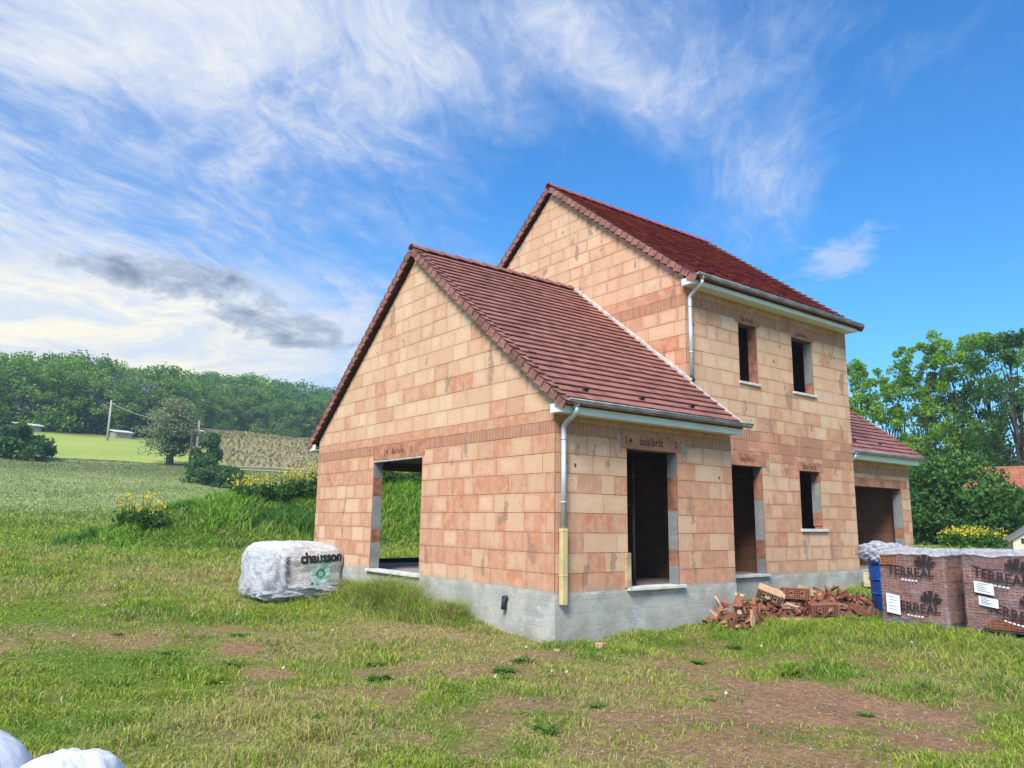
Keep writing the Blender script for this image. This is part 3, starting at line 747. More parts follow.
def downpipe(x, yw, zc, yc, zbend, zend, zplastic=None, r=.042):
    m_ = MB(); yw2 = yw-.075
    m_.tube([(x, yc, zc-.02), (x, yc, zc-.12)], [.062, .045], 12)
    m_.tube([(x, yc, zc-.10), (x, yc, zc-.17), (x, yc+(yw2-yc)*.2, zc-.23), (x, yc+(yw2-yc)*.8, zbend+.10), (x, yw2, zbend+.03), (x, yw2, zbend-.04)], r, 14)
    m_.tube([(x, yw2, zbend), (x, yw2, zplastic or zend)], r+.002, 14)
    for zz in np.arange(zbend-.15, zplastic or zend, -1.0): m_.tube([(x, yw2, zz), (x, yw2, zz-.025)], r+.008, 14)
    d = m_.build('downpipe', MAT['pipe_zinc'], house)
    if zplastic:
        q = MB(); q.box(x-.052, x+.052, yw2-.045, yw2+.045, zend, zplastic); q.box(x-.056, x+.056, yw2-.049, yw2+.049, zplastic-.04, zplastic+.01); q.box(x-.056, x+.056, yw2-.049, yw2+.06, zend+.42, zend+.45)
        q.build('rain_shoe', MAT['pipe_cream'], d, bevel=.008)
    else:
        q = MB(); q.tube([(x, yw2, zend), (x, yw2-.0, zend-.05), (x, yw2-.04, zend-.09)], r, 12); q.build('pipe_shoe', MAT['black_pvc'], d)
    return d
downpipe(.115, 0, zcL, ycL, 2.58, -.14, 1.0); downpipe(4.56, V0, zcU, ycU, 5.82, 4.14)
downpipe(U1+.14, GY0, zcG, ycG, 2.62, 2.55); 
m_ = MB(); m_.tube([(.0, LW+.37, 3.0), (.0, LW+.37, 2.85), (.35, LW+.1, 2.6), (.35, LW+.1, .3)], .04, 10); m_.build('downpipe', MAT['pvc'], house)
# black drain stub on the plinth
m_ = MB(); m_.tube([(-.02, 1.2, -.13), (-.06, 1.2, -.16), (-.075, 1.2, -.32)], .045, 12); m_.tube([(.0, 1.2, -.15), (-.08, 1.2, -.15)], .052, 12); m_.build('drain_pipe', MAT['black_pvc'], house)
# white mortar smears by the lintels
def splat(place, u, z, w, h, seed):
    m_ = MB(); rd = random.Random(seed); n = 12; pts = []
    for i in range(n):
        a = 2*PI*i/n; r = rd.uniform(.65, 1.1); pts.append(place(u+w*r*math.cos(a), z+h*r*math.sin(a), .0125))
    c = place(u, z, .0155); m_.faces([c]+pts, [(0, 1+i, 1+(i+1) % n) for i in range(n)]); m_.build('mortar_smear', MAT['smear'], house)
splat(pf(0), 1.40, 2.42, .06, .22, 1); splat(pf(0), 3.09, 2.40, .07, .2, 2); splat(pf(V0), 7.2, 2.45, .07, .18, 3); splat(pf(0), 1.15, 2.1, .05, .08, 4); splat(pf(V0), 9.52, 2.45, .05, .14, 5)
# small round putlog holes
for (pl, u, z) in ((pf(0), .42, 2.02), (pf(0), 4.1, 1.98), (pf(V0), 7.9, 5.3), (pf(V0), 10.3, 5.35), (pf(V0), 4.75, 5.3), (pf(V0), 7.62, 4.9)):
    m_ = MB(); m_.poly([pl(u+.022*math.cos(a*PI/4), z+.035*math.sin(a*PI/4), .0125) for a in range(8)]); m_.build('putlog_hole', MAT['black_pvc'], house)

# ------------------------------------------------------------------ CAMERA, WORLD, SUN
def setup_camera():
    yaw, pitch, roll, f = .6511, .1783, .0144, 759.3281
    fw = Vector((math.sin(yaw)*math.cos(pitch), math.cos(yaw)*math.cos(pitch), math.sin(pitch)))
    r = Vector((math.cos(yaw), -math.sin(yaw), 0)); u = r.cross(fw)
    r2 = r*math.cos(roll)+u*math.sin(roll); u2 = u*math.cos(roll)-r*math.sin(roll)
    cd = bpy.data.cameras.new('camera'); co = bpy.data.objects.new('camera', cd); COL.objects.link(co)
    M = Matrix((r2, u2, -fw)).transposed().to_4x4(); M.translation = Vector((CX, CY, CZ)); co.matrix_world = M
    cd.sensor_width = 36; cd.lens = f/1024*36; cd.clip_start = .05; cd.clip_end = 5000; SC.camera = co
setup_camera()
SUN_AZ, SUN_EL = R(-122), R(46)      # azimuth from +y clockwise
def setup_world():
    w = bpy.data.worlds.new('World'); SC.world = w; w.use_nodes = True; E.nt = w.node_tree; nt = w.node_tree
    bg = nt.nodes['Background']; out = nt.nodes['World Output']
    sky = nt.nodes.new('ShaderNodeTexSky'); sky.sky_type = 'NISHITA'; sky.sun_disc = False
    sky.sun_elevation = SUN_EL; sky.sun_rotation = SUN_AZ; sky.air_density = 1.0; sky.dust_density = .4; sky.ozone_density = 3.0
    D = texco('Generated'); dx, dy, dz = sep(D)
    az = E.op('ARCTAN2', dx, dy); el = E.op('ARCSINE', dz)
    hs = nt.nodes.new('ShaderNodeHueSaturation'); hs.inputs['Saturation'].default_value = SKY_SAT; hs.inputs['Value'].default_value = 1; hs.inputs['Hue'].default_value = .5
    nt.links.new(sky.outputs[0], hs.inputs['Color'])
    nt.links.new(mix(1.0, hs.outputs[0], SKY_MUL, 'MULTIPLY'), bg.inputs[0]); bg.inputs[1].default_value = .11
    up = emax(dz, 0.0)+.12
    X = dx/up; Y = dy/up
    # high wispy cloud, drawn out along one direction
    a = R(35); xr = X*math.cos(a)+Y*math.sin(a); yr = Y*math.cos(a)-X*math.sin(a)
    wv = noise(vec(X*.7, Y*.7, 3.1), 1.3, 3, .5, 0, True); wx, wy, wz = sep(wv)
    n1 = noise(vec(xr*.75+wx*1.3, yr*1.15+wy*1.3, .0), 1.6, 10, .64, .45)
    n2 = noise(vec(xr*1.3+wx*1.6, yr*3.2+wy*2.2, 4.0), 1.7, 9, .66, .6)
    n3 = noise(vec(X, Y, 8.0), 6.0, 6, .6, .4)
    n4 = noise(vec(xr*4+wx*2.4, yr*8+wy*3.4, 6.0), 2.0, 8, .70, .8)
    n = n1*.50+n2*.22+n4*.16+n3*.12
    cov = gauss(az, el, .02, .48, .42, .26, 0, .20) + gauss(az, el, .36, .62, .44, .12, -.12, .17) + gauss(az, el, .80, .56, .20, .055, -.62, .17) + gauss(az, el, 1.00, .43, .085, .13, -.55, .155) \
        + gauss(az, el, .15, .20, .55, .10, 0, .20) + gauss(az, el, 1.20, .52, .10, .05, -.4, .06) - gauss(az, el, .47, .45, .17, .075, 0, .03) - gauss(az, el, 1.25, .28, .30, .22, 0, .25) - gauss(az, el, .72, .42, .15, .09, 0, .12)
    back = estep(1.5, 2.2, eabs(az-.6))*.12
    core = estep(.56, .82, n+cov+back)
    dens = eclamp(estep(.44, .72, n+cov+back)*.62+core*.36)*estep(-.02, .05, dz)
    # warm bright bank low over the hill
    glow = gauss(az, el, .12, .19, .34, .085, .10, 1.0)
    nlo = noise(vec(az*2.2, el*7.5, 1.0), 2.2, 7, .58, .5)
    nlr = noise(vec(az*4+wx, el*13+wy, 5.0), 2.4, 8, .65, .6); glowd = estep(.38, .66, nlo*.55+nlr*.42+glow*.36-.10)*eclamp(glow*1.7)*.92
    # grey cumulus bank
    dk = gauss(az, el, .20, .285, .15, .034, 0, 1.0)+gauss(az, el, .36, .235, .10, .03, -.1, .95)+gauss(az, el, .02, .42, .07, .03, 0, .5)+gauss(az, el, .1, .165, .09, .012, 0, .5)
    nd = noise(vec(az*3.2, el*6.5, 7.0), 3.2, 8, .62, .6)
    nd2 = noise(vec(az*7+wx*.6, el*13+wy*.6, 3.0), 3.0, 8, .66, .5); dv = nd*.62+nd2*.50+dk*.42
    dark = estep(.78, .92, dv)
    rimn = estep(.88, 1.06, dv)
    # small bright cloud over the right roof end
    sm = gauss(az, el, 1.06, .315, .07, .032, .35, 1.0)
    small = estep(.62, .95, noise(vec(az*4, el*9, 2.0), 4, 8, .62, .5)*.95+sm*.40)*.75
    cloudcol = mix(eclamp(core*.7+(n4-.5)*1.4), (.60, .72, .98), (1.0, .99, .97))
    lowcol = mix(estep(.35, .65, nlr), (1.0, .93, .72), (.66, .72, .80))
    darkcol = mix(rimn, (.50, .58, .72), (.17, .24, .37))
    def bgn(c, s):
        b = nt.nodes.new('ShaderNodeBackground'); nt.links.new(c, b.inputs[0]); b.inputs[1].default_value = s; return b.outputs[0]
    def mixs(f, a_, b_):
        m = nt.nodes.new('ShaderNodeMixShader'); nt.links.new(f.s, m.inputs[0]); nt.links.new(a_, m.inputs[1]); nt.links.new(b_, m.inputs[2]); return m.outputs[0]
    s = bg.outputs[0]
    s = mixs(dens, s, bgn(cloudcol, CLOUD)); s = mixs(small, s, bgn(cloudcol, CLOUD)); s = mixs(glowd, s, bgn(lowcol, CLOUD*1.25)); s = mixs(dark*.85, s, bgn(darkcol, .55))
    nt.links.new(s, out.inputs[0])
SKY_SAT = 1.25; SKY_MUL = (.58, 1.02, 1.20); CLOUD = .56
setup_world()
def setup_sun():
    l = bpy.data.lights.new('sun', 'SUN'); l.energy = 3.3; l.angle = R(22); l.color = (1, .95, .86)
    o = bpy.data.objects.new('sun', l); COL.objects.link(o)
    d = Vector((math.sin(SUN_AZ)*math.cos(SUN_EL), math.cos(SUN_AZ)*math.cos(SUN_EL), math.sin(SUN_EL)))
    o.rotation_euler = d.to_track_quat('Z', 'Y').to_euler()
setup_sun()
vs = SC.view_settings; vs.view_transform = 'Standard'; vs.look = 'None'; vs.gamma = 1; vs.exposure = EXPO = .8; vs.use_curve_mapping = False
SC.cycles.max_bounces = 4; SC.cycles.diffuse_bounces = 3; SC.cycles.glossy_bounces = 2; SC.cycles.transmission_bounces = 2; SC.cycles.transparent_max_bounces = 8; SC.cycles.caustics_reflective = False; SC.cycles.caustics_refractive = False

# ------------------------------------------------------------------ GROUND (polar sheet around the viewpoint out to the horizon)
def build_ground():
    na = 900; rs = np.concatenate([np.arange(.4, 4, .25), np.geomspace(4, 60, 260), np.geomspace(61, 1200, 90)])
    th = np.linspace(0, 2*PI, na, endpoint=False); RR, TH = np.meshgrid(rs, th, indexing='ij')
    X = CX+RR*np.sin(TH); Y = CY+RR*np.cos(TH); Z = T(X, Y)
    V = np.stack([X.ravel(), Y.ravel(), Z.ravel()], 1); V = np.vstack([V, [[CX, CY, Tz(CX, CY)]]])
    nr = len(rs); i = np.arange(nr-1)[:, None]*na; j = np.arange(na)[None, :]; j2 = (j+1) % na
    F = np.stack([(i+j), (i+na+j), (i+na+j2), (i+j2)], -1).reshape(-1, 4)[:, ::-1]
    c = len(V)-1; F3 = np.stack([np.full(na, c), (np.arange(na)+1) % na, np.arange(na)], 1)[:, ::-1]
    r = np.hypot(V[:, 0]-CX, V[:, 1]-CY)
    tint = np.stack([bare(V[:, 0], V[:, 1]), dry(V[:, 0], V[:, 1]), ss(20, 34, r), np.ones(len(V))], 1)
    o = npmesh('ground', V, [F[:, ::-1], F3[:, ::-1]], MAT['ground'], tint=tint, smooth=True); o['kind'] = 'structure'
build_ground()

def grass_mesh(name, X, Y, Hh, Wd, tint, lean=.45, mat=None, kind='stuff', label=None, cat=None, seg2=True):
    n = len(X); Z = T(X, Y)-.008; a = rng.random(n)*2*PI
    # wide side faces roughly the viewpoint so that thin blades keep their width
    fx, fy = np.cos(a), np.sin(a); ll = Hh*lean*(.3+rng.random(n)); b = rng.random(n)*2*PI
    lx, ly = np.cos(b)*ll, np.sin(b)*ll
    base = np.stack([X, Y, Z], 1); side = np.stack([fx*Wd/2, fy*Wd/2, np.zeros(n)], 1)
    mid = base+np.stack([lx*.35, ly*.35, Hh*.55], 1); tip = base+np.stack([lx, ly, Hh*(1-.35*lean)], 1)
    V = np.stack([base-side, base+side, mid+side*.8, mid-side*.8, tip], 1).reshape(-1, 3)
    k = np.arange(n)[:, None]*5
    F4 = k+np.array([[0, 1, 2, 3]]); F3 = k+np.array([[3, 2, 4]])
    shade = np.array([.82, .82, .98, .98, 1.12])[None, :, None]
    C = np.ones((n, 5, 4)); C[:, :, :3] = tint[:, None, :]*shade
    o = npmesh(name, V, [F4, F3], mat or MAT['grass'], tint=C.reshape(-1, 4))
    tag(o, label, cat, None, kind); return o
GREEN1 = np.array([.18, .29, .026]); GREEN2 = np.array([.38, .46, .06]); DARKG = np.array([.06, .17, .015]); STRAW = np.array([.56, .46, .20]); OLIVE = np.array([.34, .34, .08])
def blade_colors(X, Y, drym):
    n = len(X); t = rng.random(n)[:, None]; lum = (.75+.5*rng.random(n))[:, None]
    g = GREEN1*(1-t)+GREEN2*t
    p = ss(.52, .66, fbm(X+7, Y+3, .75, 3))[:, None]; g = g*(1-p*.6)+DARKG*p*.6*1.3
    lush = ss(0, 6, X)*ss(1, -2.5, Y); 
    isd = (rng.random(n) < (.16+.66*drym)*(1-.5*lush))[:, None]; d = STRAW*(.55+.6*rng.random(n))[:, None]*(1-.35*t)+OLIVE*.35*t
    return np.where(isd, d, g*lum)*1.1
def scatter(n, r0, r1, az0=-.02, az1=1.32, power=1.0):
    u = rng.random(n); r = r0*(r1/r0)**(u**power); az = az0+(az1-az0)*rng.random(n)
    X = CX+r*np.sin(az); Y = CY+r*np.cos(az); return X, Y, r
def build_grass():
    X, Y, r = scatter(520000, 3.6, 34)
    ok = ~inside_house(X, Y, .02)
    b = bare(X, Y); cl = fbm(X, Y, .35, 3); keep = rng.random(len(X)) < (1-b*1.02)*(.35+.9*ss(.3, .6, cl)) + .02
    ok &= keep; X, Y, r, b, cl = X[ok], Y[ok], r[ok], b[ok], cl[ok]
    dm = dry(X, Y); kk = rng.random(len(X)) > dm*.42; X, Y, r, b, cl, dm = X[kk], Y[kk], r[kk], b[kk], cl[kk], dm[kk]
    hn = fbm(X+50, Y+20, .9, 3)
    tall = np.zeros(len(X))
    for (a, c, rr, s) in [(-.55, 4.3, 1.0, 1.35), (-.5, 3.3, .8, 1.1), (-.9, 5.2, .8, .7), (-.35, 2.6, .45, .5), (5.2, -2.9, 1.5, .5), (4.6, -4.2, 1.2, .5), (3.5, -1.6, 1.3, .45), (4.6, -1.8, 1.0, .5), (5.5, -5.2, 1.3, .6), (1.6, -.9, .8, .25)]:
        tall = np.maximum(tall, s*ss(1.2, .2, np.hypot(X-a, Y-c)/rr))
    Hh = (.035+.055*ss(.35, .7, hn)+.04*ss(.45, .7, cl))*(.6+.8*rng.random(len(X)))*(1-.55*b) + tall*.30*(.4+.7*rng.random(len(X)))
    Hh = Hh+ss(.60, .74, fbm(X-9, Y+77, .5, 3))*.10*rng.random(len(X))*(1-b)
    far = ss(14, 30, r); Hh = Hh*(1+1.2*far)
    Wd = (.0045+.00065*r)*(.7+.6*rng.random(len(X)))
    C = blade_colors(X, Y, dm); 
    tl = tall[:, None]; C = C*(1-tl*.35)+np.array([.26, .36, .05])*tl*.35
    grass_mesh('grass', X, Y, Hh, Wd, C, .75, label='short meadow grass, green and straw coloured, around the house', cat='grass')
    # rank tufts: along the gable foot, before the heap and the pallets, and in the near right corner
    XX = []; YY = []; HH = []
    for (a, c, sx, sy, k, h0) in [(-.75, 3.7, .55, 1.15, 13000, .66), (-.35, 2.3, .3, .7, 3500, .42), (-1.1, 5.3, .5, .5, 3000, .45), (-1.3, 5.0, .9, .6, 4000, .26), (4.2, -2.6, 1.3, .7, 9000, .17), (5.2, -4.3, .6, 1.3, 6000, .20), (4.0, -1.55, .9, .25, 3500, .17), (1.35, -4.75, .45, .4, 3200, .26), (2.4, -5.3, .7, .5, 3500, .22), (5.45, -1.7, .6, .3, 2500, .18)]:
        x = rng.normal(size=k)*sx*.6+a; y = rng.normal(size=k)*sy*.6+c; e = np.exp(-(((x-a)/sx)**2+((y-c)/sy)**2)*.6); XX.append(x); YY.append(y); HH.append(h0*(.25+.85*rng.random(k)**1.4)*(.4+.6*e)*(.55+.75*ss(.35, .65, fbm(x, y, .28, 2))))
    XX, YY, HH = map(np.concatenate, (XX, YY, HH)); ok = ~inside_house(XX, YY, .03) & ~((XX > 6.0) & (YY < -1.9)); XX, YY, HH = XX[ok], YY[ok], HH[ok]; n = len(XX); t = rng.random(n)[:, None]
    C = (np.array([.15, .29, .03])*(1-t)+np.array([.36, .48, .08])*t); st = (rng.random(n) < .30)[:, None]; C = np.where(st, STRAW*(.6+.5*t), C)
    grass_mesh('long_grass', XX, YY, HH, .010*(.6+.8*rng.random(n)), C, .85, label='longer uncut grass along the gable foot and in front of the heap and pallets', cat='grass')
    # flattened straw litter on the soil
    X, Y, r = scatter(15000, 3.6, 20); b = bare(X, Y)+dry(X, Y)*.8; ok = (rng.random(len(X)) < b) & ~inside_house(X, Y, .02); X, Y, r = X[ok], Y[ok], r[ok]
    n = len(X); a = rng.random(n)*2*PI; L = .008+.032*rng.random(n)**1.5; w = .0012+.0003*r; Z = T(X, Y)+.006+.012*rng.random(n); dz = (rng.random(n)-.5)*.02
    p = np.stack([X, Y, Z], 1); d = np.stack([np.cos(a)*L, np.sin(a)*L, dz], 1); s = np.stack([-np.sin(a)*w, np.cos(a)*w, 0*a], 1)
    V = np.stack([p-d-s, p+d-s, p+d+s, p-d+s], 1).reshape(-1, 3); C = np.ones((n, 4, 4)); C[:, :, :3] = (STRAW*(.5+.7*rng.random(n))[:, None])[:, None, :]
    tag(npmesh('straw_litter', V, [np.arange(n)[:, None]*4+np.arange(4)[None]], MAT['grass'], tint=C.reshape(-1, 4)), 'dry straw litter lying on the bare soil', 'straw', None, 'stuff')
    # mid-distance meadow, coarse tufts
    X, Y, r = scatter(190000, 24, 97, -.04, .62, .8)
    ok = ~inside_house(X, Y, .1); X, Y, r = X[ok], Y[ok], r[ok]
    n = len(X); f = ss(.4, .62, fbm(X, Y, 5, 4))
    Hh = (.10+.30*f*ss(20, 34, Y)*ss(75, 50, Y))*(.5+rng.random(n)); Wd = .018+.0011*r
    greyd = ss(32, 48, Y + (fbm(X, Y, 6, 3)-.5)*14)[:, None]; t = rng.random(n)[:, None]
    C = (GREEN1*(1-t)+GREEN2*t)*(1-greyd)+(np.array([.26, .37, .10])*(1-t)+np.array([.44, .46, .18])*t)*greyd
    C = C*(.8+.4*rng.random(n))[:, None]
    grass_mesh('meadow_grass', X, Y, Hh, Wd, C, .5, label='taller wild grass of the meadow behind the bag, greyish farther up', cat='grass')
    # mound grass
    X = rng.uniform(-7, 16, 90000); Y = rng.uniform(16, 27, 90000); mz = T0(X, Y)
    mx = np.clip(X, 1.5, 14); d = np.hypot((X-mx)*.75, Y-(21.5+.08*mx)); ok = (d < 5.3) & (rng.random(len(X)) < ss(5.6, 3.5, d)); X, Y, d = X[ok], Y[ok], d[ok]; n = len(X)
    f = ss(.38, .62, fbm(X, Y, 1.3, 4)); earth = ss(.5, .62, fbm(X+9, Y, 2.2, 3))*ss(5, 3.6, d)*ss(20.5, 18.5, Y)*ss(-.5, 2.5, X)
    ok = rng.random(n) > earth*.9; X, Y, d, f = X[ok], Y[ok], d[ok], f[ok]; n = len(X)
    Hh = (.18+.42*f)*(.5+.8*rng.random(n))*ss(5.6, 3.0, d)+.06; Wd = .045*(.6+.8*rng.random(n)); t = rng.random(n)[:, None]
    dk = ss(.56, .68, fbm(X+31, Y+4, 2.0, 3))[:, None]*.7; C = (np.array([.15, .34, .035])*(1-t)+np.array([.37, .56, .07])*t)*(1-.3*(1-f)[:, None]); C = C*(1-dk)+np.array([.05, .17, .035])*(.7+.7*t)*dk
    grass_mesh('mound_grass', X, Y, Hh, Wd, C, .55, label='tall bright green grass covering the earth mound behind the house', cat='grass')
build_grass()

# ------------------------------------------------------------------ STONES on bare soil
def build_stones():
    X, Y, r = scatter(22000, 3.8, 18); ok = (rng.random(len(X)) < bare(X, Y)*.8) & ~inside_house(X, Y, .05); X, Y = X[ok], Y[ok]; n = len(X)
    s = .007+.013*rng.random(n)**2.2; s = np.where(rng.random(n) < .02, s*1.8, s)
    base = np.array([[1, 0, 0], [-1, 0, 0], [0, 1, 0], [0, -1, 0], [0, 0, .7], [0, 0, -.7]]); V = base[None]*s[:, None, None]*(.6+.8*rng.random((n, 6, 1)))
    a = rng.random(n)*PI; ca, sa = np.cos(a)[:, None], np.sin(a)[:, None]
    V = np.stack([V[..., 0]*ca-V[..., 1]*sa, V[..., 0]*sa+V[..., 1]*ca, V[..., 2]], -1) + np.stack([X, Y, T(X, Y)+s*.2], 1)[:, None, :]
    f = np.array([[0, 2, 4], [2, 1, 4], [1, 3, 4], [3, 0, 4], [2, 0, 5], [1, 2, 5], [3, 1, 5], [0, 3, 5]])
    F = (np.arange(n)[:, None, None]*6+f[None]).reshape(-1, 3); t = rng.random(n)[:, None]
    c = np.array([.20, .13, .09])*(1-t)+np.array([.50, .42, .33])*t; C = np.ones((n, 6, 4)); C[:, :, :3] = c[:, None, :]
    tag(npmesh('gravel', V.reshape(-1, 3), [F], MAT['grass'], tint=C.reshape(-1, 4)), 'small pale stones scattered over the bare soil', 'stones', None, 'stuff')
build_stones()

# ------------------------------------------------------------------ TREES
def leaf_cloud(centers, radii, per, size, flat=.6, seed=0, droop=0):
    g = np.random.default_rng(seed); P = []; Cc = []
    for (c, r, k) in zip(centers, radii, per):
        d = g.normal(size=(k, 3)); d /= np.linalg.norm(d, axis=1)[:, None]; rr = r*(g.random(k)**.45)
        p = d*rr[:, None]; p[:, 2] *= flat; P.append(p+np.array(c)); Cc.append(np.full(k, g.random()))
    P = np.concatenate(P); cc = np.concatenate(Cc); n = len(P); s = size*(.6+.8*g.random(n))
    u = g.normal(size=(n, 3)); u /= np.linalg.norm(u, axis=1)[:, None]; w = g.normal(size=(n, 3)); w -= u*(u*w).sum(1)[:, None]; w /= np.linalg.norm(w, axis=1)[:, None]
    V = np.stack([P-u*s[:, None]*.6, P+w*s[:, None]*.34, P+u*s[:, None]*.6, P-w*s[:, None]*.34], 1).reshape(-1, 3)
    C = np.ones((n, 4, 4)); C[:, :, 0] = (cc*.55+g.random(n)*.45)[:, None]; C[:, :, 1] = (g.random(n)*.5)[:, None]
    return V, np.arange(n)[:, None]*4+np.arange(4)[None], C.reshape(-1, 4)
def limb_mesh(name, H, r, tips, mat, parent, stems=1, seed=0, lean=.0):
    g = random.Random(seed); m_ = MB()
    for s in range(stems):
        ox = 0 if stems == 1 else (s-(stems-1)/2)*r*3; path = []; k = 7; bx, by = g.uniform(-lean, lean), g.uniform(-lean, lean)
        for i in range(k): t = i/(k-1); path.append((ox*(1+t*4)+bx*t*H+g.uniform(-.02, .02)*H*t, by*t*H+g.uniform(-.02, .02)*H*t, -.3+t*H*.92))
        m_.tube(path, [r*(1.25-1.15*i/(k-1)) for i in range(k)], 7)
        for (tx, ty, tz) in (tips[s::stems]):
            zb = max(.15*H, tz*g.uniform(.35, .7)); i = min(k-2, int((zb+.3)/(H*.92)*(k-1))); b = Vector(path[i]); e = Vector((tx, ty, tz)); mid = (b+e)/2+Vector((g.uniform(-.1, .1), g.uniform(-.1, .1), .05*H))
            m_.tube([b, mid, e], [r*.38, r*.22, r*.05], 5, cap=False)
    return m_.build(name, mat, parent)
def make_tree(name, label, cat, H, W, trunk, leafmat, nclump, nleaf, lsize, seed, group=None, base=.25, stems=1, flat=.6, shape='oval', barkmat=None, rj=.17, parent_only=False):
    g = random.Random(seed); cs = []; rs = []; per = []
    for i in range(nclump):
        t = g.random(); z = H*(base+(1-base)*t*.97)
        if shape == 'oval': env = math.sin(PI*min(1, max(.05, .12+.80*t)))**.6
        elif shape == 'dome': env = math.sqrt(max(.02, 1-t**2.2))
        else: env = 1-t*.75
        rad = W/2*env*g.random()**.5; a = g.random()*2*PI
        r = W*rj*g.uniform(.6, 1.25)*(1 if shape != 'oval' else (.7+.5*(1-t)))
        cs.append((rad*math.cos(a), rad*math.sin(a), min(z, H-r*flat*.6))); rs.append(r); per.append(max(3, int(nleaf/nclump*g.uniform(.6, 1.4))))
    V, F, C = leaf_cloud(cs, rs, per, lsize, flat, seed)
    root = empty(name, (0, 0, 0), 0, label, cat, group)
    limb_mesh('trunk', H*.9, trunk, [c for c in cs[:min(len(cs), 34)]], barkmat or MAT['bark'], root, stems, seed)
    npmesh('crown', V, [F], leafmat, root, tint=C)
    return root
def place(o, x, y, rz=0, s=1, dz=0):
    o.location = (x, y, Tz(x, y)-.05+dz); o.rotation_euler = (0, 0, rz); o.scale = (s, s, s) if not isinstance(s, tuple) else s
def at(px, r):       # bearing of a picture column at distance r (used only to find where a thing stands on the land)
    az = .6511+math.atan((px-512)/759.3); return CX+r*math.sin(az), CY+r*math.cos(az)
# tall leafy trees right of the house
spec = [(866, 58, 14.2, 5.6, 'leafy tree partly behind the garage roof, smallest of the row'), (898, 62, 13.4, 5.6, 'leafy tree rising over the end of the garage roof'), (928, 60, 15.4, 6.0, 'tall leafy tree above the left end of the dark hedge'), (962, 61, 16.6, 6.2, 'tall bright tree over the middle of the dark hedge'),
        (994, 62, 16.4, 7.0, 'tall open crowned tree above the left end of the neighbour roof'), (1022, 58, 15.2, 7.4, 'tall tree at the right edge of the picture behind the neighbour roof')]
for i, (px, r_, h_, w_, lb) in enumerate(spec):
    t_ = make_tree('tall_tree', lb, 'tree', h_*.86, w_, .15, MAT['leaf_bright'] if i != 5 else MAT['leaf_mid'], 92, 8600, .21, 40+i, 'tall leafy trees right of the house', .16, 1+(i % 2), .95, 'oval', rj=.10)
    x_, y_ = at(px, r_); place(t_, x_, y_, i*1.3)
# lower tree mass behind the neighbour's roof
for i, (px, r_, h_, w_, lb) in enumerate([(905, 66, 6.5, 7, 'low bushy tree under the tall trees beside the garage'), (948, 68, 6.8, 8, 'low bushy tree between the trunks of the tall trees'), (1005, 66, 6.2, 8, 'low dark bushy tree just above the neighbour roof')]):
    t_ = make_tree('bushy_tree', lb, 'tree', h_*.85, w_, .15, MAT['leaf_mid'], 50, 5000, .26, 60+i, 'low trees behind the neighbour house', .05, 1, .7, 'dome'); x_, y_ = at(px, r_); place(t_, x_, y_)
# hedge shrubs
for i, (px, r_, h_, w_, m_, lb) in enumerate([(925, 38, 3.7, 3.6, 'leaf_dark', 'big dark hedge shrub next to the garage corner'), (958, 38.5, 3.85, 4.2, 'leaf_dark', 'big dark hedge shrub behind the yellow flowers'), (996, 37, 2.3, 4.4, 'leaf_mid', 'lighter green shrub below the neighbour roof'), (1030, 36, 2.15, 4.2, 'leaf_mid', 'lighter green shrub behind the playhouse'), (893, 41, 3.3, 3.6, 'leaf_dark', 'dark hedge shrub mostly hidden behind the garage'), (1066, 36, 2.3, 4.2, 'leaf_mid', 'light green shrub at the far right end of the hedge')]):
    t_ = make_tree('hedge_shrub', lb, 'shrub', h_, w_, .08, MAT[m_], 46, 6200, .17, 80+i, 'shrubs of the hedge right of the garage', .0, 1, .75, 'dome', rj=.2); x_, y_ = at(px, r_); place(t_, x_, y_, i)
def flowers(name, label, x, y, w, h, n, seed, green=True, stemcol=None):
    g = np.random.default_rng(seed); root = empty(name, (x, y, Tz(x, y)-.03), 0, label, 'flowering plant', 'yellow flowering rape plants')
    k = max(5, n//7); m_ = MB(); P = []
    for i in range(k):
        a = g.random()*2*PI; rr = w/2*g.random()**.5; hh = h*(.6+.45*g.random()); bx, by = rr*math.cos(a), rr*math.sin(a)
        m_.tube([(bx*.6, by*.6, 0), (bx*.85, by*.85, hh*.5), (bx, by, hh)], [.012, .009, .005], 4, cap=False); P.append((bx, by, hh))
    st = m_.build('stem', MAT['leaf_mid'], root)
    P = np.array(P); cs = P; V, F, C = leaf_cloud(cs, [.12+.05*g.random() for _ in cs], [7]*len(cs), .075, 1.0, seed); npmesh('blossom', V, [F], MAT['petal'], root, tint=C)
    cs2 = P*np.array([.9, .9, .5]); V, F, C = leaf_cloud(cs2, [.20]*len(cs2), [14]*len(cs2), .13, 1.3, seed+1); npmesh('leaves', V, [F], MAT['leaf_mid'], root, tint=C)
    return root
labs = ['yellow flowering plant at the left end of the patch by the hedge', 'yellow flowering plant in the middle of the patch by the hedge', 'yellow flowering plant nearest the playhouse']
for i, (px, r_) in enumerate([(948, 33.5), (966, 33), (984, 33.5)]):
    x_, y_ = at(px, r_); flowers('flowering_rape', labs[i], x_, y_, 1.1, .75, 190, 100+i)
x_, y_ = at(143, 30); flowers('flowering_rape', 'separate yellow flowering clump at the left foot of the mound', x_, y_, 1.3, 1.25, 260, 110)
x_, y_ = at(164, 29.6); flowers('flowering_rape', 'smaller yellow flowering clump beside the left foot of the mound', x_, y_, .8, 1.0, 120, 111)
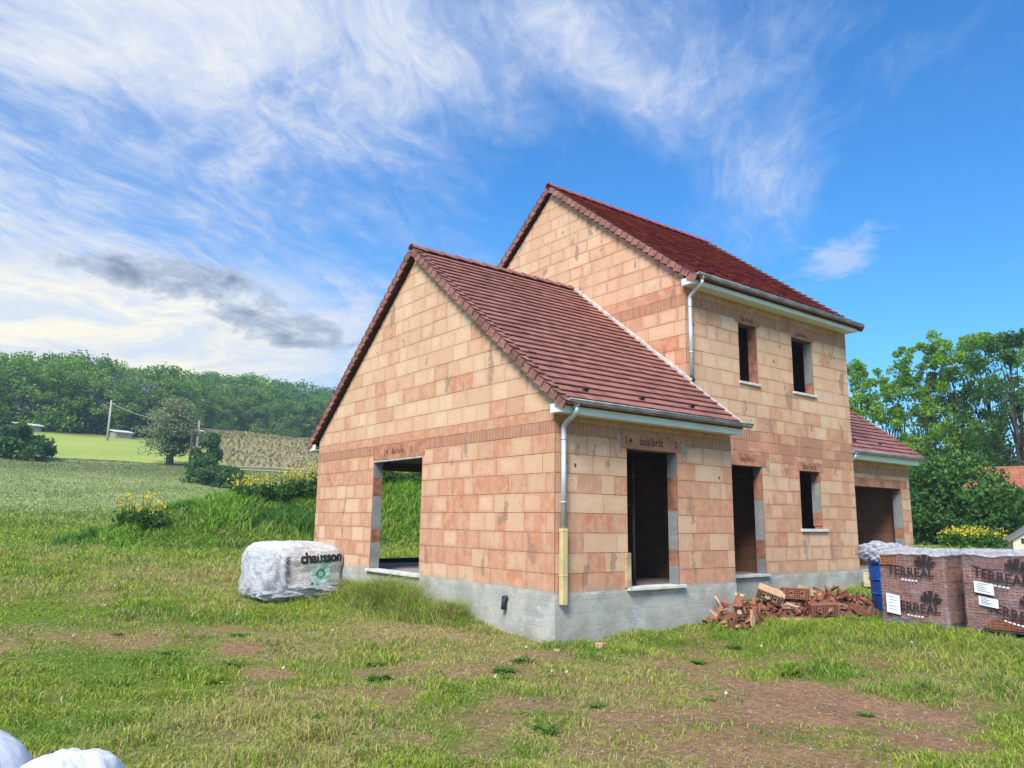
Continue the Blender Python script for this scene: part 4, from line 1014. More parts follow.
for i, (px, r_, wq) in enumerate([(252, 32.0, 1.7), (278, 32.4, 2.0), (304, 32.8, 2.0), (330, 33.4, 1.8), (355, 34.2, 1.6), (380, 34.7, 1.6), (404, 35.3, 1.6), (428, 36, 1.6)]):
    x_, y_ = at(px, r_); lb = ['leftmost yellow flowering clump on top of the mound', 'yellow flowering clump on the mound left of the gable edge', 'yellow flowering clump on the mound touching the gable edge'][i] if i < 3 else 'yellow flowering clump on the mound seen through the wide opening'
    flowers('flowering_rape', lb, x_, y_, wq, 1.15, 330, 120+i)
# isolated trees and bushes of the hillside
t_ = make_tree('ivy_tree', 'lone tree in the field with brownish crown and dark ivy covered middle', 'tree', 7.8, 7.2, .4, MAT['leaf_brown'], 70, 6800, .21, 140, None, .2, 1, .75, 'dome')
cs = [(random.uniform(-.6, 2.0), random.uniform(-1.2, 1.2), random.uniform(1.5, 5.0)) for _ in range(26)]
V, F, C = leaf_cloud(cs, [1.0]*26, [120]*26, .24, .9, 5); npmesh('ivy', V, [F], MAT['leaf_dark'], t_, tint=C); place(t_, *at(172, 97))
x_, y_ = at(20, 94); t_ = make_tree('field_shrub', 'dark green shrub at the far left edge of the field', 'shrub', 3.6, 5.6, .15, MAT['leaf_dark'], 40, 4200, .36, 150, None, .0, 1, .7, 'dome'); place(t_, x_, y_)
x_, y_ = at(40, 93); t_ = make_tree('field_shrub', 'paler green low shrub beside the dark one at the far left', 'shrub', 2.0, 3.2, .1, MAT['leaf_mid'], 24, 1800, .34, 151, None, .0, 1, .7, 'dome'); place(t_, x_, y_)
for i, (px, r_, h_, w_, lb) in enumerate([(211, 92, 4.6, 3.6, 'round bright green bush behind the lamp pole in the field'), (209, 84, 2.6, 4.4, 'wide dark green bush at the foot of the pole'), (233, 83, 2.0, 3.6, 'small dark bush right of the wide bush at the pole')]):
    x_, y_ = at(px, r_); t_ = make_tree('field_bush', lb, 'bush', h_, w_, .12, MAT['leaf_mid'] if i == 0 else MAT['leaf_dark'], 30, 2600, .34, 160+i, None, .0, 1, .75, 'dome'); place(t_, x_, y_)
# the wood on the hill: front trees as individuals, the mass behind as one
protos = []
for k in range(3):
    g = random.Random(200+k); cs = []; rs = []
    for i in range(26):
        t = g.random(); env = math.sin(PI*min(1, .15+.75*t))**.5; a = g.random()*2*PI; rad = 3.4*env*g.random()**.5; cs.append((rad*math.cos(a), rad*math.sin(a), 12.5*(.06+.88*t))); rs.append(g.uniform(1.1, 1.9))
    protos.append(leaf_cloud(cs, rs, [82]*26, .40, .85, 200+k))
def forest():
    Vs = []; Cs = []; cnt = 0; g = random.Random(9)
    front = [];
    for px in np.arange(-60, 520, 5.2):
        az = .6511+math.atan((px-512)/759.3); left = px < 188
        for row in range(7):
            r = (132 if left else 178)+row*8.5+g.uniform(-3, 3); a = az+g.uniform(-.003, .003)
            if (px//5.2 + row) % 2 > .9: continue
            x, y = CX+r*math.sin(a), CY+r*math.cos(a)
            if row == 0 and 0 <= px < 345: front.append((px, x, y)); continue
            s = g.uniform(.70, 1.18)*(.86 if left else .97); V, F, C = protos[g.randrange(3)]; c, s_ = math.cos(g.random()*6), math.sin(g.random()*6)
            q = g.random()*6; c, s_ = math.cos(q), math.sin(q)
            W = np.stack([V[:, 0]*c-V[:, 1]*s_, V[:, 0]*s_+V[:, 1]*c, V[:, 2]], 1)*np.array([s*1.1, s*1.1, s])+np.array([x, y, Tz(x, y)-.3])
            C = C.copy(); tb = g.random(); C[:, 0] = np.clip(C[:, 0]*.5+tb*.75-.1, 0, 1); Vs.append(W); Cs.append(C); cnt += 1
    V = np.concatenate(Vs); n = len(V)//4
    tag(npmesh('woodland', V, [np.arange(n)[:, None]*4+np.arange(4)[None]], MAT['leaf_hill'], tint=np.concatenate(Cs)), 'dense wood covering the hill behind the fields', 'woodland', None, 'stuff')
    mats = [MAT['leaf_hill'], MAT['leaf_grey']]
    meshes = {}
    pos = front
    for i, (px, x, y) in enumerate(pos):
        grey = (px < 30 and g.random() < .4) or (48 <= px < 150 and g.random() < .5); k = g.randrange(3)
        key = (k, grey)
        root = empty('forest_tree', (x, y, Tz(x, y)-.2), g.random()*6, 'grey green budding tree at the near edge of the wood' if grey else 'green tree at the near edge of the wood on the hill', 'tree', 'budding trees at the edge of the wood' if grey else 'green trees at the edge of the wood')
        s = g.uniform(.55, .85)*(.92 if grey else 1); root.scale = (s*1.2, s*1.2, s)
        if key not in meshes:
            V, F, C = protos[k]; cr = npmesh('crown', V, [F], mats[int(grey)], root, tint=C); tr = limb_mesh('trunk', 11, .22, [(random.uniform(-2, 2), random.uniform(-2, 2), random.uniform(5, 10)) for _ in range(6)], MAT['bark'], root, 1, k); meshes[key] = (cr, tr)
        else:
            for q in meshes[key]: c = q.copy(); COL.objects.link(c); c.parent = root
forest()
# vineyard rows
def vineyard():
    g = np.random.default_rng(4); P = []
    for row in np.arange(0, 130, 1.15):
        t = np.arange(0, 72, .8); x = 2+row + t*.6; y = 88+t+0*row; P.append(np.stack([x, y], 1))
    P = np.concatenate(P); az = np.arctan2(P[:, 0]-CX, P[:, 1]-CY); P = P[(az > .262) & (az < .62) & (P[:, 1] < 158)]; n = len(P)
    P = P+g.normal(size=P.shape)*.22; z = T(P[:, 0], P[:, 1]); h = .18+.30*g.random(n); w = .12
    a = g.random(n)*PI; base = np.stack([P[:, 0], P[:, 1], z], 1); s = np.stack([np.cos(a)*w, np.sin(a)*w, 0*a], 1); top = base+np.stack([g.normal(size=n)*.1, g.normal(size=n)*.1, h], 1)
    V = np.stack([base-s, base+s, top+s*1.5, top-s*1.5], 1).reshape(-1, 3); C = np.ones((n, 4, 4)); t = g.random(n)[:, None]
    C[:, :, :3] = (np.array([.22, .15, .08])*(1-t)+np.array([.30, .36, .10])*t)[:, None, :]
    tag(npmesh('vineyard', V, [np.arange(n)[:, None]*4+np.arange(4)[None]], MAT['grass'], tint=C.reshape(-1, 4)), 'brownish vineyard on the slope below the wood', 'vineyard', None, 'stuff')
vineyard()
# poles
def pole(x, y, h, label, arm=False, mat=None):
    z = Tz(x, y); root = empty('utility_pole', (x, y, z), 0, label, 'pole'); m_ = MB(); m_.tube([(0, 0, -.5), (0, 0, h)], [.17, .11], 8); m_.build('post', mat or MAT['slab'], root)
    m_ = MB(); m_.box(-.55, .55, -.05, .05, h-.5, h-.38) if not arm else m_.tube([(0, 0, h-.3), (.4, 0, h-.1), (.8, 0, h-.1)], .05, 6); m_.build('cross_arm' if not arm else 'lamp_arm', MAT['slab'], root)
    if arm: m_ = MB(); m_.box(.7, 1.2, -.12, .12, h-.2, h-.1); m_.build('lamp_head', MAT['pvc'], root)
    return root
POLE = simple('pale_pole', (.42, .42, .38), .9, .08, 3)
xp, yp = at(107.5, 121); pole(xp, yp, 5.7, 'pale concrete utility pole alone in the yellow green field', mat=POLE)
xq, yq = at(198, 96); pole(xq, yq, 5.6, 'pale pole between the lone tree and the bushes', mat=POLE); xq2, yq2 = at(192, 90); pole(xq2, yq2, 5.0, 'darker wooden pole beside the lone tree, with a lamp arm', True, MAT['bark'])
m_ = MB()
a = Vector((xp, yp, Tz(xp, yp)+5.3)); b = Vector((xq, yq, Tz(xq, yq)+5.3)); pts = [a.lerp(b, t/12)-Vector((0, 0, 2.2*4*(t/12)*(1-t/12)*.35)) for t in range(13)]
m_.tube(pts, .03, 5); tag(m_.build('overhead_wire', POLE), 'thin overhead wire between the two pale poles', 'wire')
# small sheds at the forest foot
for i, (px, r_, w_, lb) in enumerate([(26, 127, 3.0, 'small pale shed at the foot of the wood on the far left'), (121, 126, 2.4, 'small white roofed shed behind the pale pole')]):
    x_, y_ = at(px, r_); root = empty('field_shed', (x_, y_, Tz(x_, y_)), .2, lb, 'shed')
    m_ = MB(); m_.box(-w_/2, w_/2, -1, 1, -.5, .7); m_.build('wall', MAT['slab'], root); m_ = MB(); m_.hexa([(-w_/2-.2, -1.3, 0.65), (w_/2+.2, -1.3, 0.65), (w_/2+.2, 1.3, 1.1), (-w_/2-.2, 1.3, 1.1), (-w_/2-.2, -1.3, .75), (w_/2+.2, -1.3, .75), (w_/2+.2, 1.3, 1.2), (-w_/2-.2, 1.3, 1.2)]); m_.build('roof', MAT['pvc'], root)
# neighbour's house behind the hedge
def neighbour():
    x_, y_ = at(985, 52); rz = -(.6511+math.atan((985-512)/759.3)); root = empty('neighbour_house', (x_, y_, Tz(x_, y_)), rz, 'low neighbouring house with orange tiled roof behind the hedge', 'house')
    w = 14; m_ = MB(); m_.box(-6.5, w-6.5, -3.4, 3.4, -.3, 2.5); m_.build('wall', simple('beige_render', (.5, .42, .32), .9, .08), root)
    m_ = MB(); g = random.Random(3)
    for side in (-1, 1):
        n = 14
        for r in range(n):
            y0, y1 = side*3.8*(1-r/n), side*3.8*(1-(r+1)/n); z0, z1 = 2.35+1.5*r/n, 2.35+1.5*(r+1)/n; x = -6.9
            while x < w-6.2:
                m_.hexa([(x, y0, z0-.03), (x+.49, y0, z0-.03), (x+.49, y1, z1-.03), (x, y1, z1-.03), (x, y0, z0+.05), (x+.49, y0, z0+.05), (x+.49, y1, z1+.02), (x, y1, z1+.02)], 0, (g.random(), .5, 0, 1)); x += .5
    m, b_ = newmat('orange_roof_tile'); t, _, _ = sep(attr('tint')); setc(b_, mix(t, (.30, .105, .055), (.44, .17, .09)))
    m_.build('roof', m, root)
    m_ = MB()
    for xx in (-4, 0, 4): m_.box(xx-.6, xx+.6, -3.43, -3.38, .9, 2.0)
    m_.build('window', MAT['black_pvc'], root)
neighbour()
# ------------------------------------------------------------------ SITE OBJECTS
def film_mat(name, tintc=(.52, .44, .50), dens=.13, dens2=.52, scale=3.0, rough=.16):
    m, b = newmat(name); P = texco('Object'); px, py, pz = sep(P); nt = E.nt
    n1 = noise(vec(px, py, pz*1.6), scale, 6, .65, 1.2); n2 = noise(vec(px*2, py*2, pz*9), scale*.9, 4, .6, 1.5); n3 = noise(P, 30, 3, .6)
    f = estep(.40, .72, n1*.55+n2*.45)
    setc(b, tintc); b.inputs['Roughness'].default_value = rough; b.inputs['Specular IOR Level'].default_value = .6
    tr = nt.nodes.new('ShaderNodeBsdfTransparent'); mx = nt.nodes.new('ShaderNodeMixShader')
    nt.links.new((f*(dens2-dens)+dens).s, mx.inputs[0]); nt.links.new(tr.outputs[0], mx.inputs[1]); nt.links.new(b.outputs[0], mx.inputs[2]); nt.links.new(mx.outputs[0], nt.nodes['Material Output'].inputs[0])
    bump(b, n1*1.0+n2*.9, .05)
    return m
MAT['film'] = film_mat('shrink_film'); MAT['film_top'] = film_mat('gathered_film', (.82, .86, .95), .45, .85, 5)
MAT['bagfilm'] = film_mat('white_bag_film', (.92, .90, .91), .62, .98, 3.4, .3); MAT['label'] = simple('paper_label', (.82, .86, .87), .6, .04, 8)
MAT['blue'] = simple('blue_plastic', (.015, .09, .42), .4, .12, 4, spec=.5); MAT['green_ink'] = simple('green_ink', (.04, .30, .20), .7, .05)
MAT['bag_white'] = simple('woven_bag', (.72, .73, .77), .7, .05, 3, bumpd=.004); MAT['bag_blue_ink'] = simple('grey_ink', (.10, .10, .16), .7, .05)
def red_brick_mat():
    m, b = newmat('red_clay'); P = geopos(); t, g, h = sep(attr('tint')); n = noise(P, 9, 4, .6); n2 = noise(P, 60, 3, .6)
    col = mix(t, (.20, .072, .045), (.44, .19, .115)); col = mix(g*h, col, (.58, .42, .27)); col = mix(estep(.4, .8, n)*.5, col, (.24, .10, .065)); col = mix((n2-.5)*.5, col, (.5, .3, .2))
    setc(b, col); bump(b, n2, .003); return m
MAT['red'] = red_brick_mat()
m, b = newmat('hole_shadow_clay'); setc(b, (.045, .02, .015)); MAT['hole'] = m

def pallet(x, y, rz, w, d, h, label, seed, wrap_lift=False, lights=()):
    """front face is the local -x side; local y runs along the face, w wide, d deep"""
    z = min(Tz(x+math.cos(rz)*-d/2, y), Tz(x, y))-.03
    root = empty('brick_pallet', (x, y, z), rz, label, 'pallet', 'pallets of bricks wrapped in printed film'); g = random.Random(seed)
    m_ = MB()
    for yy in (-w/2, -.06, w/2-.12): m_.box(-d/2, d/2, yy, yy+.12, .0, .10)
    for k in range(6): xx = -d/2+k*(d-.1)/5; m_.box(xx, xx+.1, -w/2, w/2, .10, .125)
    m_.build('pallet_base', MAT['steel'], root)
    m_ = MB(); rows = 5; rh = (h-.13)/rows; nb = 4; bw = w/nb
    for r in range(rows):
        for c in range(nb):
            for q in range(2):
                x0 = -d/2+q*d/2; j = g.uniform(-.012, .012); t = g.random()
                m_.box(x0+.006+j, x0+d/2-.006+j, -w/2+c*bw+.006, -w/2+(c+1)*bw-.006, .13+r*rh+.004, .13+(r+1)*rh-.004, 0, (t, g.random(), .0, 1))
                # hollow ends shown as recessed cells along the face
                if q == 0:
                    for a_ in range(3):
                        for b2 in range(4):
                            ya = -w/2+c*bw+.03+a_*(bw-.05)/3; zb = .13+r*rh+.03+b2*(rh-.05)/4
                            m_.box(x0+j-.002, x0+j+.0065, ya, ya+(bw-.05)/3-.018, zb, zb+(rh-.05)/4-.02, 1, (0, 0, 0, 1))
    m_.build('brick_stack', [MAT['red'], MAT['red']], root, bevel=.004)
    for r in range(1, rows): m_ = MB(); m_.box(-d/2-.010, d/2+.008, -w/2-.003, w/2+.003, .13+r*rh-.0025, .13+r*rh+.0025); m_.build('edge_glint_sheet', MAT['slab'], root)  # added pale sheets standing in for light caught on brick edges and film
    for o_ in root.children: pass
    # film: rounded, creased skin around the stack
    def surf(u, v):     # u around 0..1 (0.. front left .. ), v height 0..1
        a = u*2*PI; c, s = math.cos(a), math.sin(a); k = 24.0
        rr = 1/((abs(c)**k+abs(s)**k)**(1/k)); X = c*rr; Y = s*rr
        wv = float(fbm(u*26+seed*5, v*5, 1.0, 4))-.5; fold = float(fbm(u*40+v*9+seed, v*1.5, 1.0, 3))-.5
        flare = 1+.055*max(0, .14-v)/.14*(1 if v < .14 else 0)+(.02*fold)
        ex = .018+.030*abs(wv)+.018*fold; ztop = h+.02
        return Vector((X*(d/2*flare+ex), Y*(w/2*flare+ex), .015+v*ztop+(.012*wv if v > .1 else .05*(fold+.3))))
    nu, nv = 260, 40; V = []; F = []
    for j in range(nv+1):
        for i in range(nu): V.append(surf(i/nu, j/nv))
    hole = None
    for j in range(nv):
        for i in range(nu):
            if wrap_lift:
                p = V[j*nu+i]
                if p.x < 0 and abs(p.x) > d/2*.9 and ((p.y+.02)/.46)**2+((p.z-.0)/.30)**2 < 1: continue
            else:
                p = V[j*nu+i]
                if p.x < 0 and abs(p.x) > d/2*.9 and p.y > w/2-.30 and p.z > h-.30 and p.y < w/2+.01: continue
            F.append((j*nu+i, j*nu+(i+1) % nu, (j+1)*nu+(i+1) % nu, (j+1)*nu+i))
    me = bpy.data.meshes.new('plastic_wrap'); me.from_pydata(V, [], F); me.materials.append(MAT['film']); me.polygons.foreach_set('use_smooth', [True]*len(F)); me.update()
    wr = bpy.data.objects.new('plastic_wrap', me); COL.objects.link(wr); wr.parent = root
    # crumpled film top
    V = []; F = []; n = 26
    for j in range(n+1):
        for i in range(n+1):
            a, b_ = -1+2*i/n, -1+2*j/n; e = max(abs(a), abs(b_)); bz = float(fbm(a*3+seed*7, b_*3, 1, 4))-.5; bz2 = float(fbm(a*9+seed*3, b_*9, 1, 3))-.5
            V.append((a*(d/2+.045+.02*bz), b_*(w/2+.045+.02*bz2), h+.045+.09*bz+.05*bz2-(.09+.05*bz2 if e > .97 else 0)))
    for j in range(n):
        for i in range(n): F.append((j*(n+1)+i, j*(n+1)+i+1, (j+1)*(n+1)+i+1, (j+1)*(n+1)+i))
    me = bpy.data.meshes.new('wrap_top'); me.from_pydata(V, [], F); me.materials.append(MAT['film_top']); me.update(); me.polygons.foreach_set('use_smooth', [True]*len(F))
    o_ = bpy.data.objects.new('wrap_top', me); COL.objects.link(o_); o_.parent = root
    # print on the front face: viewer sees the -x side; text runs from +y (left) to -y (right)
    def pf_(yc, zc, skew=0):
        def f(a, b_): return (-(d/2+.060+.006*math.sin(a*9+seed)), yc-a*.98, zc+b_+skew*a-.035*math.sin((a+.3)*4))
        return f
    return root, wr, pf_
def logo_fan(P, s, parent, mat):
    m_ = MB()
    for k, (a, l0, l1, w0, w1) in enumerate([(-62, .25, 1.0, .06, .20), (-33, .25, 1.05, .06, .20), (0, .22, 1.1, .06, .26), (33, .25, 1.05, .06, .20), (62, .25, 1.0, .06, .20)]):
        a = R(a); c, s_ = math.cos(a), math.sin(a); f = lambda u, v: P(s*(u*c+v*s_), s*(-u*s_+v*c))
        m_.poly([f(-w0, l0), f(w0, l0), f(w1, l1), f(-w1, l1*.97)])
    m_.build('logo', mat, parent)
def pallet_print(root, wr, pf_, rows, labels):
    for (yc, zc, sk) in rows:
        P = pf_(yc, zc, sk); text_mesh('TERREAL', .21, lambda a, b_: P(a, b_*1.05), MAT['ink'], wr, bold=.004, spacing=.98, subdiv=3)
        P2 = pf_(yc-.26, zc+.10, sk); logo_fan(lambda a, b_: P2(a, b_), .20, wr, MAT['ink'])
        P3 = pf_(yc+.02, zc-.13, sk); m_ = MB()
        for k in range(5): m_.poly([P3(-.14+k*.06, -.012), P3(-.10+k*.06, -.012), P3(-.10+k*.06, .012), P3(-.14+k*.06, .012)])
        m_.build('printed_line', MAT['label'], wr)
    for (y0, y1, z0, z1) in labels:
        P = pf_(0, 0, 0); m_ = MB(); n = 5
        for i in range(n):
            a0, a1 = -(y0+(y1-y0)*i/n), -(y0+(y1-y0)*(i+1)/n); q = [P(a0, z0), P(a1, z0), P(a1, z1), P(a0, z1)]; m_.poly([(p[0]-.004, p[1], p[2]) for p in q])
        L = m_.build('paper_label', MAT['label'], wr); m_ = MB(); g = random.Random(int(y0*100)+7)
        for r in range(5):
            zz = z1-(z1-z0)*(.15+.16*r); ln = g.uniform(.3, .7); ya = y0+(y1-y0)*.12; yb = ya+(y1-y0)*ln
            q = [P(-ya, zz), P(-yb, zz), P(-yb, zz+.006), P(-ya, zz+.006)]; m_.poly([(p[0]-.007, p[1], p[2]) for p in q])
        m_.build('label_print', MAT['bag_blue_ink'], L)
PX = 6.60
r1, w1, p1_ = pallet(PX+.03, -2.53, R(0), 1.12, 1.05, 1.30, 'film wrapped pallet of red bricks with a bare brick corner at its top left', 1)
pallet_print(r1, w1, p1_, [(.0, .98, 0), (-.06, .38, 0)], [(.46, .22, .22, .55)])
r2, w2, p2_ = pallet(PX+.02, -4.02, R(0), 1.28, 1.05, 1.33, 'film wrapped pallet of red bricks at the right edge, film lifted at its foot', 2, True)
pallet_print(r2, w2, p2_, [(.06, .98, -.10), (-.10, .42, -.18)], [(.47, .17, .68, .86), (.42, .12, .49, .63)])
# blue barrel with loose film
bx, by = 7.55, -1.45
root = empty('blue_container', (bx, by, Tz(bx, by)-.03), .15, 'blue plastic container behind the left pallet', 'container')
m_ = MB(); m_.tube([(0, 0, 0), (0, 0, .05), (0, 0, .98), (0, 0, 1.02)], [.34, .37, .42, .42], 28); m_.tube([(0, 0, .93), (0, 0, .97)], [.44, .44], 28); m_.tube([(0, 0, .35), (0, 0, .38)], [.405, .405], 28); m_.tube([(0, 0, .62), (0, 0, .65)], [.42, .42], 28)
m_.build('barrel_body', MAT['blue'], root)
def blob_cloth(name, cx, cy, cz, sx, sy, sz, mat, seed, label, cat, n=34, rough=.28, rz=0, flatb=True, power=3.2, parent=None, foot=0, ridge=.05):
    V = []; F = []; nu, nv = 110, n+14
    for j in range(nv+1):
        ph = PI*(j/nv); cp, sp = math.cos(ph), math.sin(ph)
        for i in range(nu):
            a = 2*PI*i/nu; c, s = math.cos(a)*sp, math.sin(a)*sp; k = power; L = (abs(c)**k+abs(s)**k+abs(cp)**k)**(1/k)
            x, y, z = c/L, s/L, cp/L
            q = float(fbm(x*2.2+seed*3+z, y*2.2+z*2.1, 1, 4))-.5; q2 = float(fbm(x*6+seed+z*3, y*6-z*4, 1, 3))-.5
            rdg = 1-abs(float(fbm(x*3.5+seed+z*1.2, y*3.5+z*3.0, 1, 2))-.5)*7; rdg = max(0, rdg)
            f = 1+rough*q+rough*.45*q2-ridge*rdg*rough*3
            zz = z*sz*f; 
            if flatb: zz = max(zz, -sz*.92)
            ft = 1+foot*max(0, -z)**2
            V.append((x*sx*f*ft, y*sy*f*ft, zz))
    for j in range(nv):
        for i in range(nu): F.append((j*nu+i, (j+1)*nu+i, (j+1)*nu+(i+1) % nu, j*nu+(i+1) % nu))
    me = bpy.data.meshes.new(name); me.from_pydata(V, [], F); me.materials.append(mat); me.polygons.foreach_set('use_smooth', [True]*len(F)); me.update()
    o = bpy.data.objects.new(name, me); COL.objects.link(o); o.location = (cx, cy, cz); o.rotation_euler = (0, 0, rz)
    if parent is not None: o.parent = parent
    else: tag(o, label, cat)
    return o
blob_cloth('loose_film', bx-.05, by+.1, Tz(bx, by)+1.10, .44, .46, .21, MAT['film_top'], 8, 'crumpled translucent film heaped on the blue container', 'plastic film', rough=.7, power=2.2)
# wrapped white bag by the gable
bgx, bgy = -1.95, 5.62
bz = Tz(bgx, bgy)
bag = empty('wrapped_bag', (bgx, bgy, bz), R(10), 'big white printed plastic bag full of blocks, standing in the grass left of the gable', 'bag')
m_ = MB(); g = random.Random(5)
for r in range(4):
    for c in range(3):
        for q in range(3):
            x0 = -.62+c*.42; y0 = -.55+q*.36; t = g.random(); m_.box(x0+g.uniform(0, .02), x0+.40, y0+g.uniform(0, .03), y0+.345, .04+r*.22, .04+(r+1)*.22-.008, 0, (t, g.random(), .8, 1))
m_.build('block_stack', MAT['red'], bag, bevel=.006)
skin = blob_cloth('bag_skin', 0, 0, .48, .86, .74, .53, MAT['bagfilm'], 3, None, None, rough=.12, power=4.0, parent=bag, foot=.10, n=60)
blob_cloth('bag_flap', -.74, -.25, .42, .34, .52, .45, MAT['film_top'], 6, None, None, rough=.4, power=3, parent=bag, foot=.25)
blob_cloth('bag_skirt', -.1, -.50, .10, .95, .34, .17, MAT['film_top'], 7, None, None, rough=.55, power=2.6, parent=bag)
def on_bag():
    import mathutils
    bm_t = mathutils.bvhtree.BVHTree.FromPolygons([v.co.copy() for v in skin.data.vertices], [tuple(p.vertices) for p in skin.data.polygons])
    def mk(uc, vc, rot=0):
        c, s = math.cos(rot), math.sin(rot)
        def f(a, b_):
            x, z = uc+a*c-b_*s, vc+a*s+b_*c
            h = bm_t.ray_cast(Vector((x, -3, z-.52)), Vector((0, 1, 0)))
            y = h[0].y if h[0] is not None else -.7
            return Vector((x, y-.008, z-.52))
        return f
    return mk
mk = on_bag()
P = mk(.16, .50)
m_ = MB(); nn = 10
for i in range(nn):
    for j in range(nn):
        a0, a1, b0, b1 = -.24+.48*i/nn, -.24+.48*(i+1)/nn, -.34+.66*j/nn, -.34+.66*(j+1)/nn; q = [P(a, b_) for a, b_ in ((a0, b0), (a1, b0), (a1, b1), (a0, b1))]; m_.poly([(v.x, v.y+.004, v.z) for v in q])
pm = m_.build('printed_panel', simple('pale_green_print', (.42, .60, .54), .6, .08, 5), skin)
text_mesh('chausson', .27, mk(.17, .76, .03), MAT['ink'], skin, bold=.012, subdiv=3, spacing=.95)
text_mesh('chausson', .22, mk(.24, .20, -.05), MAT['ink'], skin, bold=.012, subdiv=3, spacing=.95)
text_mesh('materiaux', .09, mk(.22, .68, .0), MAT['green_ink'], skin, bold=.002, subdiv=2)
text_mesh('O', .24, mk(.16, .46, .0), MAT['green_ink'], skin, bold=.008, subdiv=3)
text_mesh('chausson', .13, mk(-.56, .55, R(88)), MAT['bag_blue_ink'], skin, bold=.004, subdiv=3); text_mesh('chausson', .11, mk(.70, .55, R(80)), MAT['bag_blue_ink'], skin, bold=.003, subdiv=3)
# bags in the near left corner
def near_bag(x_, y_, topz, sx, sy, sz, seed, label, rz, rough=.12):
    return blob_cloth('big_bag', x_, y_, topz-sz, sx, sy, sz, MAT['bag_white'], seed, label, 'bag', rough=rough, power=2.8, rz=rz, ridge=.012)
b1 = near_bag(-7.69, -4.86, .195, .39, .36, .48, 12, 'white woven bag with dark print, at the bottom left corner', -.65)
b2 = near_bag(-7.24, -5.22, .105, .245, .30, .42, 15, 'plain white woven bag at the bottom, right of the printed one', -.65, .14)
def bag_print():
    import mathutils
    bpy.context.view_layer.update(); Mi = b1.matrix_world.inverted(); bv = mathutils.bvhtree.BVHTree.FromPolygons([v.co.copy() for v in b1.data.vertices], [tuple(p.vertices) for p in b1.data.polygons])
    for (txt, s, ox, oy) in (('nte 2', .085, -7.49, -5.10), ('nte', .05, -7.57, -5.18)):
        c, s_ = math.cos(R(-62)), math.sin(R(-62))
        def f(a, b_):
            w = Vector((ox+a*c-b_*s_, oy+a*s_+b_*c, 1.0)); h = bv.ray_cast(Mi @ w, Vector((0, 0, -1)))
            return (h[0]+h[1]*.003) if h[0] is not None else Mi @ Vector((ox, oy, -.2))
        text_mesh(txt, s, f, MAT['bag_blue_ink'], b1, bold=.001, subdiv=2)
bag_print()
# ------------------------------------------------------------------ RUBBLE
def shard_mesh(seed, thin=True):
    g = random.Random(seed); m_ = MB(); n = g.choice([4, 4, 5]); L = g.uniform(.09, .20); W = g.uniform(.04, .085); t = g.uniform(.010, .022) if thin else g.uniform(.04, .09)
    pts = []
    for i in range(n):
        a = 2*PI*(i+g.uniform(-.2, .2))/n; pts.append((L*math.cos(a)*g.uniform(.7, 1.1), W*math.sin(a)*g.uniform(.7, 1.15)))
    lo = [(x, y, -t/2) for x, y in pts]; hi = [(x, y, t/2+.15*x*0) for x, y in pts]; tint = (g.random()**1.3*.75, g.random(), (g.random() < .18)*1.0, 1)
    m_.faces(lo+hi, [tuple(reversed(range(n))), tuple(range(n, 2*n))]+[(i, (i+1) % n, n+(i+1) % n, n+i) for i in range(n)], 0, tint)
    if thin and g.random() < .6:      # broken rib of a hollow block standing on the plate
        for k in range(g.choice([1, 2])): yy = -W*.4+k*W*.6; m_.box(-L*.6, L*.5, yy, yy+.009, t/2, t/2+.045, 0, tint)
    return m_
shards = [shard_mesh(500+k, k % 4 != 0) for k in range(16)]
smeshes = []
def heap_h(x, y):
    a = ss(3.2, 3.9, x)*ss(8.3, 7.2, x); cy = -.50-.10*math.sin(x*1.1)-.10*ss(4.5, 6, x); d = abs(y-cy)/(.66+.35*ss(4.6, 5.6, x))
    return float(a*(.31+.07*math.sin(x*2.1+1)+.05*math.sin(x*5))*max(0, 1-d**1.6)), cy
def rubble():
    g = random.Random(77); V = []; F = []; xs = np.arange(3.0, 8.6, .06); ys = np.arange(-1.8, .99, .06)
    for x in xs:
        for y in ys: V.append((x, y, Tz(x, y)-.05+heap_h(x, y)[0]*.55+((random.random()-.5)*.09 if heap_h(x, y)[0] > .02 else -.05)))
    ny = len(ys)
    for i in range(len(xs)-1):
        for j in range(ny-1): F.append((i*ny+j, (i+1)*ny+j, (i+1)*ny+j+1, i*ny+j+1))
    m_ = MB(); m_.faces(V, F, 0, (.0, .2, 0, 1)); tag(m_.build('rubble', simple('rubble_dust', (.20, .105, .07), .95, .3, 14, bumpd=.02)), 'crushed brick rubble under the broken pieces beside the wall', 'rubble', None, 'stuff')
    k = 0
    for i in range(292):
        while True:
            x = g.uniform(3.2, 8.25); h, cy = heap_h(x, 0); y = cy+g.gauss(-.05, .34 if x < 4.8 else .46)
            h, cy = heap_h(x, y)
            if y > (-.14 if x < 4.6 else .85) or y < -1.75: continue
            if h > .015 or g.random() < .12: break
        z = Tz(x, y)+h*g.uniform(.6, 1.0)+g.uniform(.0, .03)
        idx = g.randrange(16)
        if len(smeshes) <= idx or True:
            if not any(s[0] == idx for s in smeshes):
                o = shards[idx].build('brick_shard', MAT['red']); smeshes.append((idx, o.data))
            else:
                o = bpy.data.objects.new('brick_shard', [s[1] for s in smeshes if s[0] == idx][0]); COL.objects.link(o)
        o.location = (x, y, z); tilt = .75; o.rotation_euler = (g.gauss(0, tilt), g.gauss(0, tilt), g.uniform(0, 6.28)); s = g.uniform(.6, 1.1); o.scale = (s*1.15, s, s*.8)
        tag(o, 'broken piece of clay brick in the heap against the house wall', 'brick shard', 'broken brick pieces of the heap')
rubble()
